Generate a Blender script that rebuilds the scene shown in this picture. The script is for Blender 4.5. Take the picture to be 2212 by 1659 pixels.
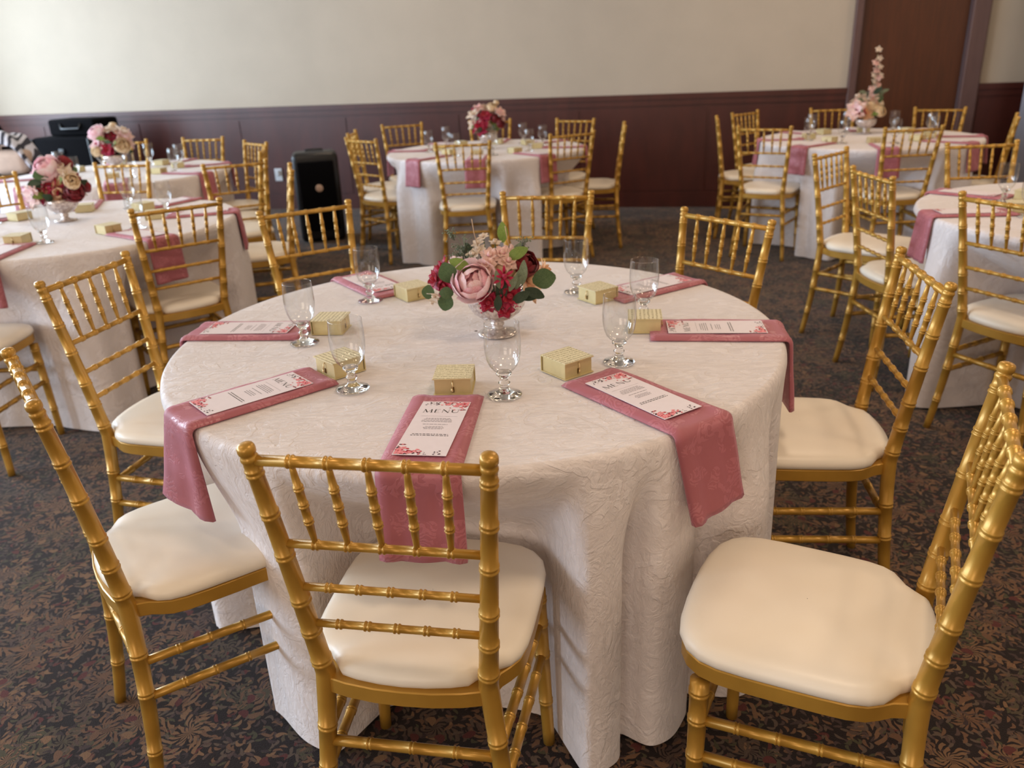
import bpy, bmesh, math, random
from math import sin, cos, pi, atan2, hypot, radians, exp, sqrt
from mathutils import Vector, Matrix, Quaternion, noise

for o in list(bpy.data.objects):
    bpy.data.objects.remove(o)
C = bpy.context.scene.collection
sc = bpy.context.scene
R = random.Random(7)

# ------------------------------------------------------------------ camera
PITCH, ROLL, H = radians(22.015), radians(-2.519), 1.4185
cam_d = bpy.data.cameras.new('camera')
cam = bpy.data.objects.new('camera', cam_d); C.objects.link(cam)
cam_d.sensor_width = 36.0
cam_d.lens = 1743.43 / 2212 * 36
cam_d.clip_start = 0.05
_c, _s = cos(ROLL), sin(ROLL)
_V = Vector((0, -sin(PITCH), -cos(PITCH)))
_F = Vector((0, cos(PITCH), -sin(PITCH)))
_X = Vector((1, 0, 0))
_Rt = _X * _c - _V * _s
_Up = -(_X * _s + _V * _c)
m = Matrix(((_Rt.x, _Up.x, -_F.x, 0), (_Rt.y, _Up.y, -_F.y, 0), (_Rt.z, _Up.z, -_F.z, H), (0, 0, 0, 1)))
cam.matrix_world = m
cam_d.dof.use_dof = True
cam_d.dof.focus_distance = 1.45
cam_d.dof.aperture_fstop = 28.37 / 6.5
sc.camera = cam

# ------------------------------------------------------------------ world, lights, exposure
sc.view_settings.view_transform = 'Standard'
sc.view_settings.look = 'None'
sc.view_settings.gamma = 1.0
sc.view_settings.use_curve_mapping = False
sc.view_settings.exposure = 0.27
w = bpy.data.worlds.new('world'); sc.world = w; w.use_nodes = True
w.node_tree.nodes['Background'].inputs[0].default_value = (0.55, 0.75, 1.0, 1)
w.node_tree.nodes['Background'].inputs[1].default_value = 1.0

def area_light(name, loc, rot, sx, sy, power, color, spread=pi):
    d = bpy.data.lights.new(name, 'AREA'); d.shape = 'RECTANGLE'; d.size = sx; d.size_y = sy
    d.energy = power; d.color = color; d.spread = spread
    o = bpy.data.objects.new(name, d); C.objects.link(o); o.location = loc; o.rotation_euler = rot
    return o

# room frame: back wall runs along a line turned WALL_A about z, through (0, WALL_Y)
WALL_A = math.atan(-0.23); WALL_Y = 8.36
RM = Matrix.Translation((0, WALL_Y, 0)) @ Matrix.Rotation(WALL_A, 4, 'Z')
XL, XR, YF, ZC = -6.3, 5.6, -12.6, 3.1      # room-frame extents
WIN = [(-1.7, 1.0), (-4.3, 1.6), (-7.0, 1.6), (-9.7, 1.6)]     # windows in the left wall: centre y, width
for i, (wy, ww) in enumerate(WIN):
    p = RM @ Vector((XL - 0.05, wy, 1.75))
    l = area_light('window_and_fill_light', p, (0, 0, 0), 2.0, ww, 150 if i == 0 else 190, (0.66, 0.82, 1.0))
    l.rotation_euler = (Matrix.Rotation(WALL_A, 3, 'Z') @ Matrix.Rotation(radians(-90), 3, 'Y')).to_euler()
FRONT_FILL = [(-3.2, 2.0), (1.2, 2.0)]     # two added warm fill lights behind the camera; that wall has no windows
for (wx, ww) in FRONT_FILL:
    p = RM @ Vector((wx, YF + 0.05, 1.6))
    l = area_light('window_and_fill_light', p, (0, 0, 0), ww, 1.9, 40, (1.0, 0.82, 0.66))
    l.rotation_euler = (Matrix.Rotation(WALL_A, 3, 'Z') @ Matrix.Rotation(radians(90), 3, 'X')).to_euler()
LIGHTS = [(x, y) for x in (-4.0, -0.8, 2.4, 4.8) for y in (-1.6, -4.4, -7.2, -10.0)]
for (x, y) in LIGHTS:
    p = RM @ Vector((x, y, ZC - 0.03))
    area_light('ceiling_downlight', p, (0, 0, 0), 0.5, 0.5, 15 if x > 0 else 11 if x > -2 else 4, (1.0, 0.76, 0.54))

# ------------------------------------------------------------------ materials
def lin(c):
    return tuple(((v / 255) / 12.92 if v / 255 <= 0.04045 else ((v / 255 + 0.055) / 1.055) ** 2.4) for v in c) + (1,)

class N:
    def __init__(s, name):
        s.m = bpy.data.materials.new(name); s.m.use_nodes = True
        s.t = s.m.node_tree; s.b = s.t.nodes['Principled BSDF']; s.out = s.t.nodes['Material Output']
    def n(s, typ, **kw):
        x = s.t.nodes.new(typ)
        for k, v in kw.items(): setattr(x, k, v)
        return x
    def l(s, a, b): s.t.links.new(a, b)
    def math(s, op, a, b=None, c=None, clamp=False):
        x = s.n('ShaderNodeMath', operation=op, use_clamp=clamp)
        for i, v in enumerate((a, b, c)):
            if v is None: continue
            if isinstance(v, (int, float)): x.inputs[i].default_value = v
            else: s.l(v, x.inputs[i])
        return x.outputs[0]
    def vmath(s, op, a, b=None):
        x = s.n('ShaderNodeVectorMath', operation=op)
        for i, v in enumerate((a, b)):
            if v is None: continue
            if isinstance(v, (tuple, list)): x.inputs[i].default_value = v
            elif isinstance(v, (int, float)): x.inputs[3].default_value = v
            else: s.l(v, x.inputs[i])
        return x
    def noise(s, vec, scale, detail=3, rough=.5, dist=0):
        x = s.n('ShaderNodeTexNoise'); x.inputs['Scale'].default_value = scale
        x.inputs['Detail'].default_value = detail; x.inputs['Roughness'].default_value = rough
        x.inputs['Distortion'].default_value = dist
        if vec is not None: s.l(vec, x.inputs['Vector'])
        return x
    def ramp(s, f, stops, interp='LINEAR'):
        x = s.n('ShaderNodeValToRGB'); x.color_ramp.interpolation = interp
        e = x.color_ramp.elements
        while len(e) < len(stops): e.new(0.5)
        for i, (p, c) in enumerate(stops):
            e[i].position = p; e[i].color = c if len(c) == 4 else c + (1,)
        s.l(f, x.inputs[0]); return x.outputs[0]
    def mix(s, f, a, b, blend='MIX'):
        x = s.n('ShaderNodeMix', data_type='RGBA', blend_type=blend)
        for sock, v in ((x.inputs[0], f), (x.inputs[6], a), (x.inputs[7], b)):
            if isinstance(v, (int, float)): sock.default_value = v
            elif isinstance(v, tuple): sock.default_value = v
            else: s.l(v, sock)
        return x.outputs[2]
    def coord(s, kind='Object'): return s.n('ShaderNodeTexCoord').outputs[kind]
    def bump(s, h, strength=.2, dist=.01):
        x = s.n('ShaderNodeBump'); x.inputs['Strength'].default_value = strength
        x.inputs['Distance'].default_value = dist; s.l(h, x.inputs['Height'])
        s.l(x.outputs[0], s.b.inputs['Normal']); return x
    def base(s, c=None, rough=None, metal=None, **kw):
        if c is not None:
            if isinstance(c, tuple): s.b.inputs['Base Color'].default_value = c
            else: s.l(c, s.b.inputs['Base Color'])
        if rough is not None: s.b.inputs['Roughness'].default_value = rough
        if metal is not None: s.b.inputs['Metallic'].default_value = metal
        for k, v in kw.items(): s.b.inputs[k.replace('_', ' ')].default_value = v
        return s

def simple(name, rgb, rough=.5, metal=0, var=.08, scale=30, **kw):
    k = N(name); co = k.coord()
    nz = k.noise(co, scale, 3)
    c = lin(rgb); d = tuple(v * (1 - var) for v in c[:3]) + (1,); e = tuple(min(1, v * (1 + var)) for v in c[:3]) + (1,)
    k.base(k.ramp(nz.outputs[0], [(.3, d), (.7, e)]), rough, metal, **kw)
    return k

def m_gold():
    k = N('gold_lacquer'); co = k.coord()
    nz = k.noise(co, 9, 3)
    k.base(k.ramp(nz.outputs[0], [(.3, lin((178, 134, 52))), (.7, lin((198, 152, 64)))]), .36, .4)
    k.b.inputs['Coat Weight'].default_value = .25; k.b.inputs['Coat Roughness'].default_value = .25
    n2 = k.noise(co, 260, 2); k.bump(n2.outputs[0], .04, .001)
    return k.m
def m_cushion():
    k = N('ivory_vinyl'); co = k.coord()
    nz = k.noise(co, 5, 2)
    k.base(k.ramp(nz.outputs[0], [(.3, lin((233, 222, 205))), (.7, lin((240, 231, 216)))]), .38)
    n2 = k.noise(co, 9, 2); k.bump(n2.outputs[0], .12, .01)
    return k.m
def damask(k, co, sc_=9.0):
    """curling leaf figure: warped bands gated by a cell mask"""
    wn = k.noise(co, sc_ * .8, 2, .5)
    off = k.vmath('SCALE', k.vmath('SUBTRACT', wn.outputs['Color'], (.5, .5, .5)).outputs[0], .34)
    v = k.vmath('ADD', co, off.outputs[0]).outputs[0]
    wv = k.n('ShaderNodeTexWave', wave_type='RINGS', rings_direction='SPHERICAL')
    wv.inputs['Scale'].default_value = sc_ * .9; wv.inputs['Distortion'].default_value = 7
    wv.inputs['Detail'].default_value = 2; wv.inputs['Detail Scale'].default_value = 2.2
    k.l(v, wv.inputs['Vector'])
    gate = k.noise(co, sc_ * 1.1, 1)
    g = k.math('GREATER_THAN', gate.outputs[0], .5)
    b = k.math('SMOOTH_MIN', k.math('MULTIPLY_ADD', wv.outputs['Fac'], 3.0, -.9, clamp=True), 1.0, .1)
    fine = k.math('MULTIPLY', b, g)
    return fine, wv.outputs['Fac']
def m_cloth():
    k = N('white_jacquard'); co = k.coord()
    f, wv = damask(k, co, 7.5)
    c = k.mix(f, lin((229, 221, 221)), lin((235, 228, 229)))
    k.base(c, .62)
    r = k.math('MULTIPLY_ADD', f, -.2, .64); k.l(r, k.b.inputs['Roughness'])
    k.b.inputs['Sheen Weight'].default_value = .25; k.b.inputs['Sheen Roughness'].default_value = .4
    stretch = k.n('ShaderNodeMapping'); stretch.inputs['Scale'].default_value = (1, 2.6, 1); stretch.inputs['Rotation'].default_value = (0, 0, .5)
    k.l(co, stretch.inputs[0])
    n1 = k.noise(stretch.outputs[0], 26, 5, .6, 2.2)
    n2 = k.noise(co, 60, 2)
    h = k.math('ADD', k.math('MULTIPLY', f, .22), k.math('ADD', k.math('MULTIPLY', n1.outputs[0], 1.0), k.math('MULTIPLY', n2.outputs[0], .12)))
    k.bump(h, .8, .0055)
    return k.m
def m_napkin():
    k = N('rose_damask'); co = k.coord()
    f, wv = damask(k, co, 16)
    c = k.mix(f, lin((164, 92, 101)), lin((178, 106, 116)))
    k.base(c, .5)
    k.l(k.math('MULTIPLY_ADD', f, -.22, .58), k.b.inputs['Roughness'])
    k.b.inputs['Sheen Weight'].default_value = .35; k.b.inputs['Sheen Tint'].default_value = lin((235, 180, 205))
    n1 = k.noise(co, 30, 3)
    k.bump(k.math('ADD', k.math('MULTIPLY', f, .4), n1.outputs[0]), .35, .003)
    return k.m
def m_carpet():
    k = N('leaf_pattern_carpet'); co = k.coord()
    def spray(scale, seed, petals, width, col_a, col_b, base, thr):
        mp = k.n('ShaderNodeMapping'); mp.inputs['Location'].default_value = (seed, seed * 1.7, 0); k.l(co, mp.inputs[0])
        wn = k.noise(mp.outputs[0], scale * 2.4, 2)
        wob = k.vmath('SCALE', k.vmath('SUBTRACT', wn.outputs['Color'], (.5, .5, .5)).outputs[0], .16 / scale * 2)
        pv = k.vmath('ADD', mp.outputs[0], wob.outputs[0]).outputs[0]
        vo = k.n('ShaderNodeTexVoronoi', voronoi_dimensions='2D'); vo.inputs['Scale'].default_value = scale; k.l(pv, vo.inputs['Vector'])
        d = k.vmath('SUBTRACT', pv, vo.outputs['Position']).outputs[0]
        sp = k.n('ShaderNodeSeparateXYZ'); k.l(d, sp.inputs[0])
        ang = k.math('ARCTAN2', sp.outputs[1], sp.outputs[0])
        rr = k.math('MULTIPLY', k.vmath('LENGTH', k.vmath('MULTIPLY', d, (1, 1, 0)).outputs[0]).outputs['Value'], scale)
        cc = k.n('ShaderNodeSeparateColor'); k.l(vo.outputs['Color'], cc.inputs[0])
        ph = k.math('MULTIPLY', cc.outputs[0], 6.28)
        rip = k.math('MULTIPLY', k.math('SINE', k.math('MULTIPLY', rr, 17)), .35)
        s1 = k.math('SINE', k.math('ADD', k.math('MULTIPLY_ADD', ang, petals, ph), rip))
        lim = k.math('SUBTRACT', 1.0, k.math('MULTIPLY', rr, 1.75))
        m1 = k.math('GREATER_THAN', k.math('ADD', k.math('MULTIPLY', s1, width), lim), .38)
        s2 = k.math('GREATER_THAN', k.math('SINE', k.math('MULTIPLY_ADD', ang, petals * 2, k.math('MULTIPLY', rr, 46))), -.35)
        m2 = k.math('GREATER_THAN', cc.outputs[1], thr)
        mask = k.math('MULTIPLY', k.math('MULTIPLY', m1, s2), m2)
        col = k.mix(cc.outputs[2], col_a, col_b)
        return k.mix(mask, base, col)
    def leaves(scale, seed, cols, base, thr, aspect=3.2, size=.42):
        mp = k.n('ShaderNodeMapping'); mp.inputs['Location'].default_value = (seed, -seed, 0); k.l(co, mp.inputs[0])
        vo = k.n('ShaderNodeTexVoronoi', voronoi_dimensions='2D'); vo.inputs['Scale'].default_value = scale; k.l(mp.outputs[0], vo.inputs['Vector'])
        d = k.vmath('SUBTRACT', mp.outputs[0], vo.outputs['Position']).outputs[0]
        cc = k.n('ShaderNodeSeparateColor'); k.l(vo.outputs['Color'], cc.inputs[0])
        big = k.noise(mp.outputs[0], scale * .22, 1)
        ro = k.n('ShaderNodeVectorRotate', rotation_type='Z_AXIS'); k.l(d, ro.inputs['Vector'])
        k.l(k.math('ADD', k.math('MULTIPLY', big.outputs[0], 14), k.math('MULTIPLY', cc.outputs[0], 1.6)), ro.inputs['Angle'])
        sp = k.n('ShaderNodeSeparateXYZ'); k.l(ro.outputs[0], sp.inputs[0])
        x = k.math('MULTIPLY', sp.outputs[0], scale); y = k.math('MULTIPLY', k.math('MULTIPLY', sp.outputs[1], scale), aspect)
        y = k.math('ADD', y, k.math('MULTIPLY', k.math('MULTIPLY', x, x), 1.8))
        e = k.math('SQRT', k.math('ADD', k.math('MULTIPLY', x, x), k.math('MULTIPLY', y, y)))
        mask = k.math('MULTIPLY', k.math('LESS_THAN', e, size), k.math('GREATER_THAN', cc.outputs[1], thr))
        col = k.ramp(cc.outputs[2], [(i / len(cols), c) for i, c in enumerate(cols)], 'CONSTANT')
        return k.mix(mask, base, col)
    brown, tan, green, grey, red = lin((116, 84, 62)), lin((134, 102, 74)), lin((78, 74, 52)), lin((98, 82, 70)), lin((96, 46, 42))
    dark = lin((36, 22, 18)); nb = k.noise(co, 7, 2)
    c = k.mix(nb.outputs[0], dark, lin((26, 16, 15)))
    c = leaves(44, 3.1, [brown, grey, lin((80, 62, 58)), green], c, .12, 3.0, .47)
    c = leaves(34, 8.7, [tan, brown, lin((72, 56, 54)), green, red, grey], c, .35, 3.4, .5)
    c = spray(6.2, 1.3, 7, .42, brown, tan, c, .25)
    c = spray(7.5, 9.1, 5, .4, lin((96, 72, 64)), green, c, .55)
    c = leaves(38, 21.7, [brown, lin((88, 68, 62)), grey, lin((60, 46, 46))], c, .45, 3.6, .5)
    c = leaves(20, 5.2, [red, brown, red, tan], c, .8, 1.6, .3)
    fz = k.noise(co, 420, 2)
    c = k.mix(k.math('MULTIPLY', fz.outputs[0], .5), c, lin((24, 17, 20)))
    k.base(c, .95); k.b.inputs['Specular IOR Level'].default_value = .15
    k.b.inputs['Sheen Weight'].default_value = .15
    k.bump(fz.outputs[0], .5, .004)
    return k.m
def m_wood(name, a, b, rough, grain=(14, 14, 1.2)):
    k = N(name); co = k.coord()
    mp = k.n('ShaderNodeMapping'); mp.inputs['Scale'].default_value = grain; k.l(co, mp.inputs[0])
    nz = k.noise(mp.outputs[0], 3, 5, .6, .8)
    k.base(k.ramp(nz.outputs[0], [(.25, lin(a)), (.75, lin(b))]), rough)
    return k.m
def m_thin_glass(name='clear_glass', tint=(.97, .98, .98)):
    k = N(name); t = k.t
    tr = k.n('ShaderNodeBsdfTransparent'); gl = k.n('ShaderNodeBsdfGlossy'); gl.inputs['Roughness'].default_value = .02
    lw = k.n('ShaderNodeLayerWeight'); lw.inputs[0].default_value = .5
    co = k.coord(); nz = k.noise(co, 14, 1)
    edge = k.math('POWER', lw.outputs['Facing'], 4.0)
    k.l(k.mix(edge, tint + (1,), (.60, .60, .62, 1)), tr.inputs[0])
    f = k.math('MULTIPLY', k.math('MULTIPLY_ADD', nz.outputs[0], .5, .75), k.math('MULTIPLY_ADD', k.math('POWER', lw.outputs['Facing'], 2.6), .75, .08), clamp=True)
    mx = k.n('ShaderNodeMixShader'); k.l(f, mx.inputs[0]); k.l(tr.outputs[0], mx.inputs[1]); k.l(gl.outputs[0], mx.inputs[2])
    k.l(mx.outputs[0], k.out.inputs[0]); t.nodes.remove(k.b)
    return k.m
def m_solid_glass():
    k = N('thick_glass'); k.base((.97, .98, .98, 1), .02); k.b.inputs['Transmission Weight'].default_value = 1
    k.b.inputs['IOR'].default_value = 1.45
    nz = k.noise(k.coord(), 30, 1); k.bump(nz.outputs[0], .05, .002)
    return k.m
def m_mercury():
    k = N('mottled_mercury_glass'); co = k.coord()
    nz = k.noise(co, 90, 4, .7)
    k.base(k.ramp(nz.outputs[0], [(.35, lin((150, 132, 128))), (.5, lin((205, 192, 186))), (.62, lin((228, 220, 214)))]), .18, .55)
    k.b.inputs['Coat Weight'].default_value = .5
    return k.m
def m_petal(name, a, b, sc_=28):
    k = N(name); co = k.coord()
    nz = k.noise(co, sc_, 3)
    k.base(k.ramp(nz.outputs[0], [(.35, lin(a)), (.68, lin(b))]), .55)
    k.b.inputs['Subsurface Weight'].default_value = .12; k.b.inputs['Subsurface Radius'].default_value = (.01, .005, .004)
    k.b.inputs['Sheen Weight'].default_value = .2
    tl = k.n('ShaderNodeBsdfTranslucent'); k.l(k.b.inputs['Base Color'].links[0].from_socket, tl.inputs[0])
    mx = k.n('ShaderNodeMixShader'); mx.inputs[0].default_value = .3; k.l(k.b.outputs[0], mx.inputs[1]); k.l(tl.outputs[0], mx.inputs[2]); k.l(mx.outputs[0], k.out.inputs[0])
    return k.m
def m_script():
    """gift box lid paper: cream with faint rows of olive script"""
    k = N('printed_lid_paper'); co = k.coord()
    sp = k.n('ShaderNodeSeparateXYZ'); k.l(co, sp.inputs[0])
    row = k.math('GREATER_THAN', k.math('SINE', k.math('MULTIPLY', sp.outputs[1], 620)), .25)
    nz = k.noise(co, 260, 2)
    ink = k.math('MULTIPLY', row, k.math('GREATER_THAN', nz.outputs[0], .47))
    k.base(k.mix(k.math('MULTIPLY', ink, .75), lin((228, 220, 188)), lin((140, 128, 82))), .5)
    return k.m
def m_stripe():
    k = N('striped_fabric'); co = k.coord()
    wv = k.n('ShaderNodeTexWave'); wv.inputs['Scale'].default_value = 6; wv.inputs['Distortion'].default_value = 6; wv.inputs['Detail'].default_value = 1
    k.l(co, wv.inputs['Vector'])
    k.base(k.ramp(wv.outputs[0], [(.42, lin((52, 50, 62))), (.5, lin((214, 212, 222)))]), .7)
    return k.m

M = dict(
    gold=m_gold(), cushion=m_cushion(), cloth=m_cloth(), napkin=m_napkin(), carpet=m_carpet(),
    wainscot=m_wood('mahogany_wainscot', (60, 22, 16), (78, 31, 22), .42, (2, 2, .6)),
    door=m_wood('brown_door_veneer', (66, 32, 14), (88, 44, 20), .35, (16, 16, .8)),
    frame=m_wood('door_frame_wood', (84, 60, 58), (98, 72, 68), .35),
    glass=m_thin_glass(), thick=m_solid_glass(), mercury=m_mercury(),
    wall=simple('cream_wall_paint', (181, 168, 151), .75, 0, .03, 3).m,
    ceiling=simple('ceiling_white', (196, 184, 166), .9, 0, .03, 3).m,
    tan=simple('tan_wall_paint', (178, 150, 122), .75, 0, .03, 3).m,
    wallwhite=simple('white_paint', (214, 212, 196), .7, 0, .03, 3).m,
    greypaint=simple('grey_paint', (150, 150, 160), .6, 0, .04, 3).m,
    box=simple('gold_card_box', (204, 188, 140), .35, .2, .05, 40).m,
    boxlid=m_script(),
    ribbon=simple('champagne_ribbon', (225, 200, 150), .25, .5, .05, 40).m,
    brass=simple('snap_brass', (120, 96, 50), .3, .8, .05, 40).m,
    card=simple('white_card_stock', (232, 224, 232), .55, 0, .015, 60).m,
    ink=simple('black_ink', (30, 28, 34), .5, 0, .1, 60).m,
    inkgrey=simple('grey_ink', (118, 112, 122), .5, 0, .1, 60).m,
    printred=simple('printed_crimson', (178, 22, 52), .5, 0, .3, 300).m,
    printpink=simple('printed_blush', (232, 140, 150), .5, 0, .25, 300).m,
    printdark=simple('printed_plum', (70, 38, 52), .5, 0, .2, 300).m,
    black=simple('black_plastic', (16, 16, 20), .38, 0, .1, 20).m,
    blackcloth=simple('black_fabric', (9, 8, 11), .95, 0, .15, 40, Specular_IOR_Level=.1).m,
    beige=simple('beige_fabric', (196, 168, 150), .7, 0, .06, 20).m,
    stripe=m_stripe(), white=simple('white_plastic', (200, 205, 212), .4, 0, .03, 20).m,
    peony=m_petal('petal_pink', (236, 172, 184), (248, 214, 218)),
    peonyw=m_petal('petal_blush_white', (244, 204, 210), (250, 234, 234)),
    cream=m_petal('petal_cream', (228, 200, 160), (240, 220, 186)),
    peach=m_petal('petal_peach', (236, 182, 140), (244, 212, 176)),
    redp=m_petal('petal_crimson', (150, 10, 40), (196, 20, 62)),
    deepred=m_petal('petal_deep_red', (110, 6, 20), (150, 10, 30)),
    magenta=m_petal('petal_magenta', (168, 20, 62), (206, 44, 92), 60),
    blush=m_petal('petal_pale_pink', (240, 196, 186), (250, 226, 214), 60),
    white_f=m_petal('petal_ivory', (226, 206, 186), (244, 232, 216), 60),
    leaf=m_petal('leaf_green', (62, 88, 52), (88, 112, 70)),
    leaflight=m_petal('leaf_light_green', (112, 136, 60), (136, 158, 76)),
    leafgrey=m_petal('leaf_grey_green', (104, 118, 92), (134, 146, 120)),
    leafdark=m_petal('leaf_dark_green', (34, 52, 34), (56, 74, 50)),
    stem=simple('stem_green', (74, 88, 48), .6).m, twig=simple('dry_twig', (190, 160, 130), .7).m,
    candle=simple('ivory_wax', (236, 226, 196), .5).m,
    mdf=simple('table_board', (150, 120, 90), .6).m, metal=simple('grey_steel', (120, 120, 122), .4, .8).m,
)

# ------------------------------------------------------------------ mesh helpers
class MB:
    def __init__(s): s.v = []; s.f = []; s.mi = []; s.cur = 0
    def add(s, vs, fs):
        b = len(s.v); s.v += [tuple(p) for p in vs]
        for f in fs: s.f.append(tuple(b + i for i in f)); s.mi.append(s.cur)
    def lathe(s, prof, seg=24, mat=None, rib=None):
        vs = []; fs = []
        for (r, z) in prof:
            for i in range(seg):
                a = 2 * pi * i / seg; q = r * (rib(a, r, z) if rib else 1)
                vs.append(Vector((q * cos(a), q * sin(a), z)))
        n = len(prof)
        for j in range(n - 1):
            for i in range(seg):
                k = (i + 1) % seg
                fs.append((j * seg + i, j * seg + k, (j + 1) * seg + k, (j + 1) * seg + i))
        if mat: vs = [mat @ v for v in vs]
        s.add(vs, fs)
    def tube(s, pts, rad, seg=12, cap=True):
        pts = [Vector(p) for p in pts]; n = len(pts)
        if isinstance(rad, (int, float)): rad = [rad] * n
        t0 = (pts[1] - pts[0]).normalized()
        up = Vector((0, 0, 1)) if abs(t0.z) < .9 else Vector((1, 0, 0))
        u = t0.cross(up).normalized(); vs = []; fs = []
        for i, p in enumerate(pts):
            t = (pts[min(i + 1, n - 1)] - pts[max(i - 1, 0)]).normalized()
            u = (u - t * u.dot(t)).normalized(); w_ = t.cross(u)
            for k in range(seg):
                a = 2 * pi * k / seg; vs.append(p + (u * cos(a) + w_ * sin(a)) * rad[i])
        for j in range(n - 1):
            for k in range(seg):
                l = (k + 1) % seg
                fs.append((j * seg + k, j * seg + l, (j + 1) * seg + l, (j + 1) * seg + k))
        if cap:
            fs.append(tuple(range(seg - 1, -1, -1))); fs.append(tuple((n - 1) * seg + k for k in range(seg)))
        s.add(vs, fs)
    def box(s, c, d, mat=None):
        x, y, z = c; a, b, e = d[0] / 2, d[1] / 2, d[2] / 2
        vs = [Vector((x + i * a, y + j * b, z + k * e)) for i in (-1, 1) for j in (-1, 1) for k in (-1, 1)]
        if mat: vs = [mat @ v for v in vs]
        s.add(vs, [(0, 1, 3, 2), (4, 6, 7, 5), (0, 4, 5, 1), (2, 3, 7, 6), (0, 2, 6, 4), (1, 5, 7, 3)])
    def grid(s, rows, closed_u=False, closed_v=False):
        nv = len(rows); nu = len(rows[0]); vs = [p for r in rows for p in r]; fs = []
        for j in range(nv if closed_v else nv - 1):
            for i in range(nu if closed_u else nu - 1):
                a, b = (i + 1) % nu, (j + 1) % nv
                fs.append((j * nu + i, j * nu + a, b * nu + a, b * nu + i))
        s.add(vs, fs)
    def prism(s, outline, z0, z1):
        n = len(outline)
        vs = [(x, y, z0) for x, y in outline] + [(x, y, z1) for x, y in outline]
        fs = [(i, (i + 1) % n, n + (i + 1) % n, n + i) for i in range(n)]
        fs += [tuple(range(n - 1, -1, -1)), tuple(range(n, 2 * n))]
        s.add(vs, fs)
    def mesh(s, name, mats, smooth=True, fix=True):
        me = bpy.data.meshes.new(name); me.from_pydata(s.v, [], s.f)
        if not isinstance(mats, (list, tuple)): mats = [mats]
        for m_ in mats: me.materials.append(m_)
        if len(mats) > 1: me.polygons.foreach_set('material_index', s.mi)
        me.update()
        if fix:
            bm = bmesh.new(); bm.from_mesh(me); bmesh.ops.recalc_face_normals(bm, faces=bm.faces); bm.to_mesh(me); bm.free()
        if smooth:
            me.polygons.foreach_set('use_smooth', [True] * len(me.polygons))
        return me
    def build(s, name, mats, parent=None, smooth=True, **kw):
        return link(name, s.mesh(name, mats, smooth, **kw), parent)

def link(name, me, parent=None):
    o = bpy.data.objects.new(name, me); C.objects.link(o)
    if parent: o.parent = parent
    return o
def sharp(o, ang=35):
    try: o.data.set_sharp_from_angle(angle=radians(ang))
    except Exception: pass
    return o
def tag(o, label=None, cat=None, group=None, kind=None):
    if label: o['label'] = label
    if cat: o['category'] = cat
    if group: o['group'] = group
    if kind: o['kind'] = kind
    return o
def empty(name, loc=(0, 0, 0), rz=0, label=None, cat=None, group=None):
    o = bpy.data.objects.new(name, None); C.objects.link(o); o.empty_display_size = .05
    o.location = loc; o.rotation_euler = (0, 0, rz)
    return tag(o, label, cat, group)
KIDS = {}
def kids(o):
    return KIDS.setdefault(o.name, list(o.children)) if o.name in KIDS else KIDS.setdefault(o.name, [x for x in bpy.data.objects if x.parent == o])
def copy_tree(o, parent=None):
    c = o.copy(); C.objects.link(c)
    if parent: c.parent = parent
    for ch in kids(o): copy_tree(ch, c)
    return c
def bevel(o, wdt=.003, seg=2):
    b = o.modifiers.new('bevel', 'BEVEL'); b.width = wdt; b.segments = seg; b.limit_method = 'ANGLE'
    return o

# ------------------------------------------------------------------ the room
def rbox(mb, x0, x1, y0, y1, z0, z1):
    mb.box(((x0 + x1) / 2, (y0 + y1) / 2, (z0 + z1) / 2), (x1 - x0, y1 - y0, z1 - z0), RM)
def struct(name, mb, mat, parent=None, smooth=False, kind='structure'):
    o = mb.build(name, mat, parent, smooth)
    if not parent: o['kind'] = kind
    return o
b = MB(); rbox(b, XL - .3, XR + .3, YF - .3, .3, -.06, 0); struct('floor', b, M['carpet'])['label'] = 'dark brown carpet patterned with tan leaf sprays'
b = MB(); rbox(b, XL - .3, XR + .3, YF - .3, .3, ZC, ZC + .1); struct('ceiling', b, M['ceiling'])
RAIL = 1.045
DX0, DX1 = 3.26, 4.12    # door opening, room-frame x
b = MB(); rbox(b, XL - .2, DX0 - .07, 0, .2, 0, ZC); rbox(b, DX1 + .14, XR + .2, 0, .2, 0, ZC); rbox(b, DX0 - .07, DX1 + .14, 0, .2, 2.35, ZC)
wb = struct('wall_back', b, M['wall'])
def wainscot(name, x0, x1):
    b = MB(); rbox(b, x0, x1, -.03, 0, .0, RAIL - .03)
    w_ = struct(name, b, M['wainscot'], wb)
    b = MB(); rbox(b, x0, x1, -.06, 0, RAIL - .045, RAIL); rbox(b, x0, x1, -.045, 0, RAIL - .10, RAIL - .045)
    struct('chair_rail', b, M['wainscot'], wb)
    n = max(1, round((x1 - x0) / 1.25)); wd = (x1 - x0) / n
    for i in range(n):
        b = MB(); rbox(b, x0 + i * wd + .012, x0 + (i + 1) * wd - .012, -.036, -.02, .16, RAIL - .13)
        struct('wainscot_panel', b, M['wainscot'], wb)
    b = MB(); rbox(b, x0, x1, -.05, 0, 0, .14)
    struct('baseboard', b, M['wainscot'], wb)
wainscot('wainscot_backing', XL - .1, DX0 - .07)
wainscot('wainscot_backing', DX1 + .14, XR)
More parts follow.
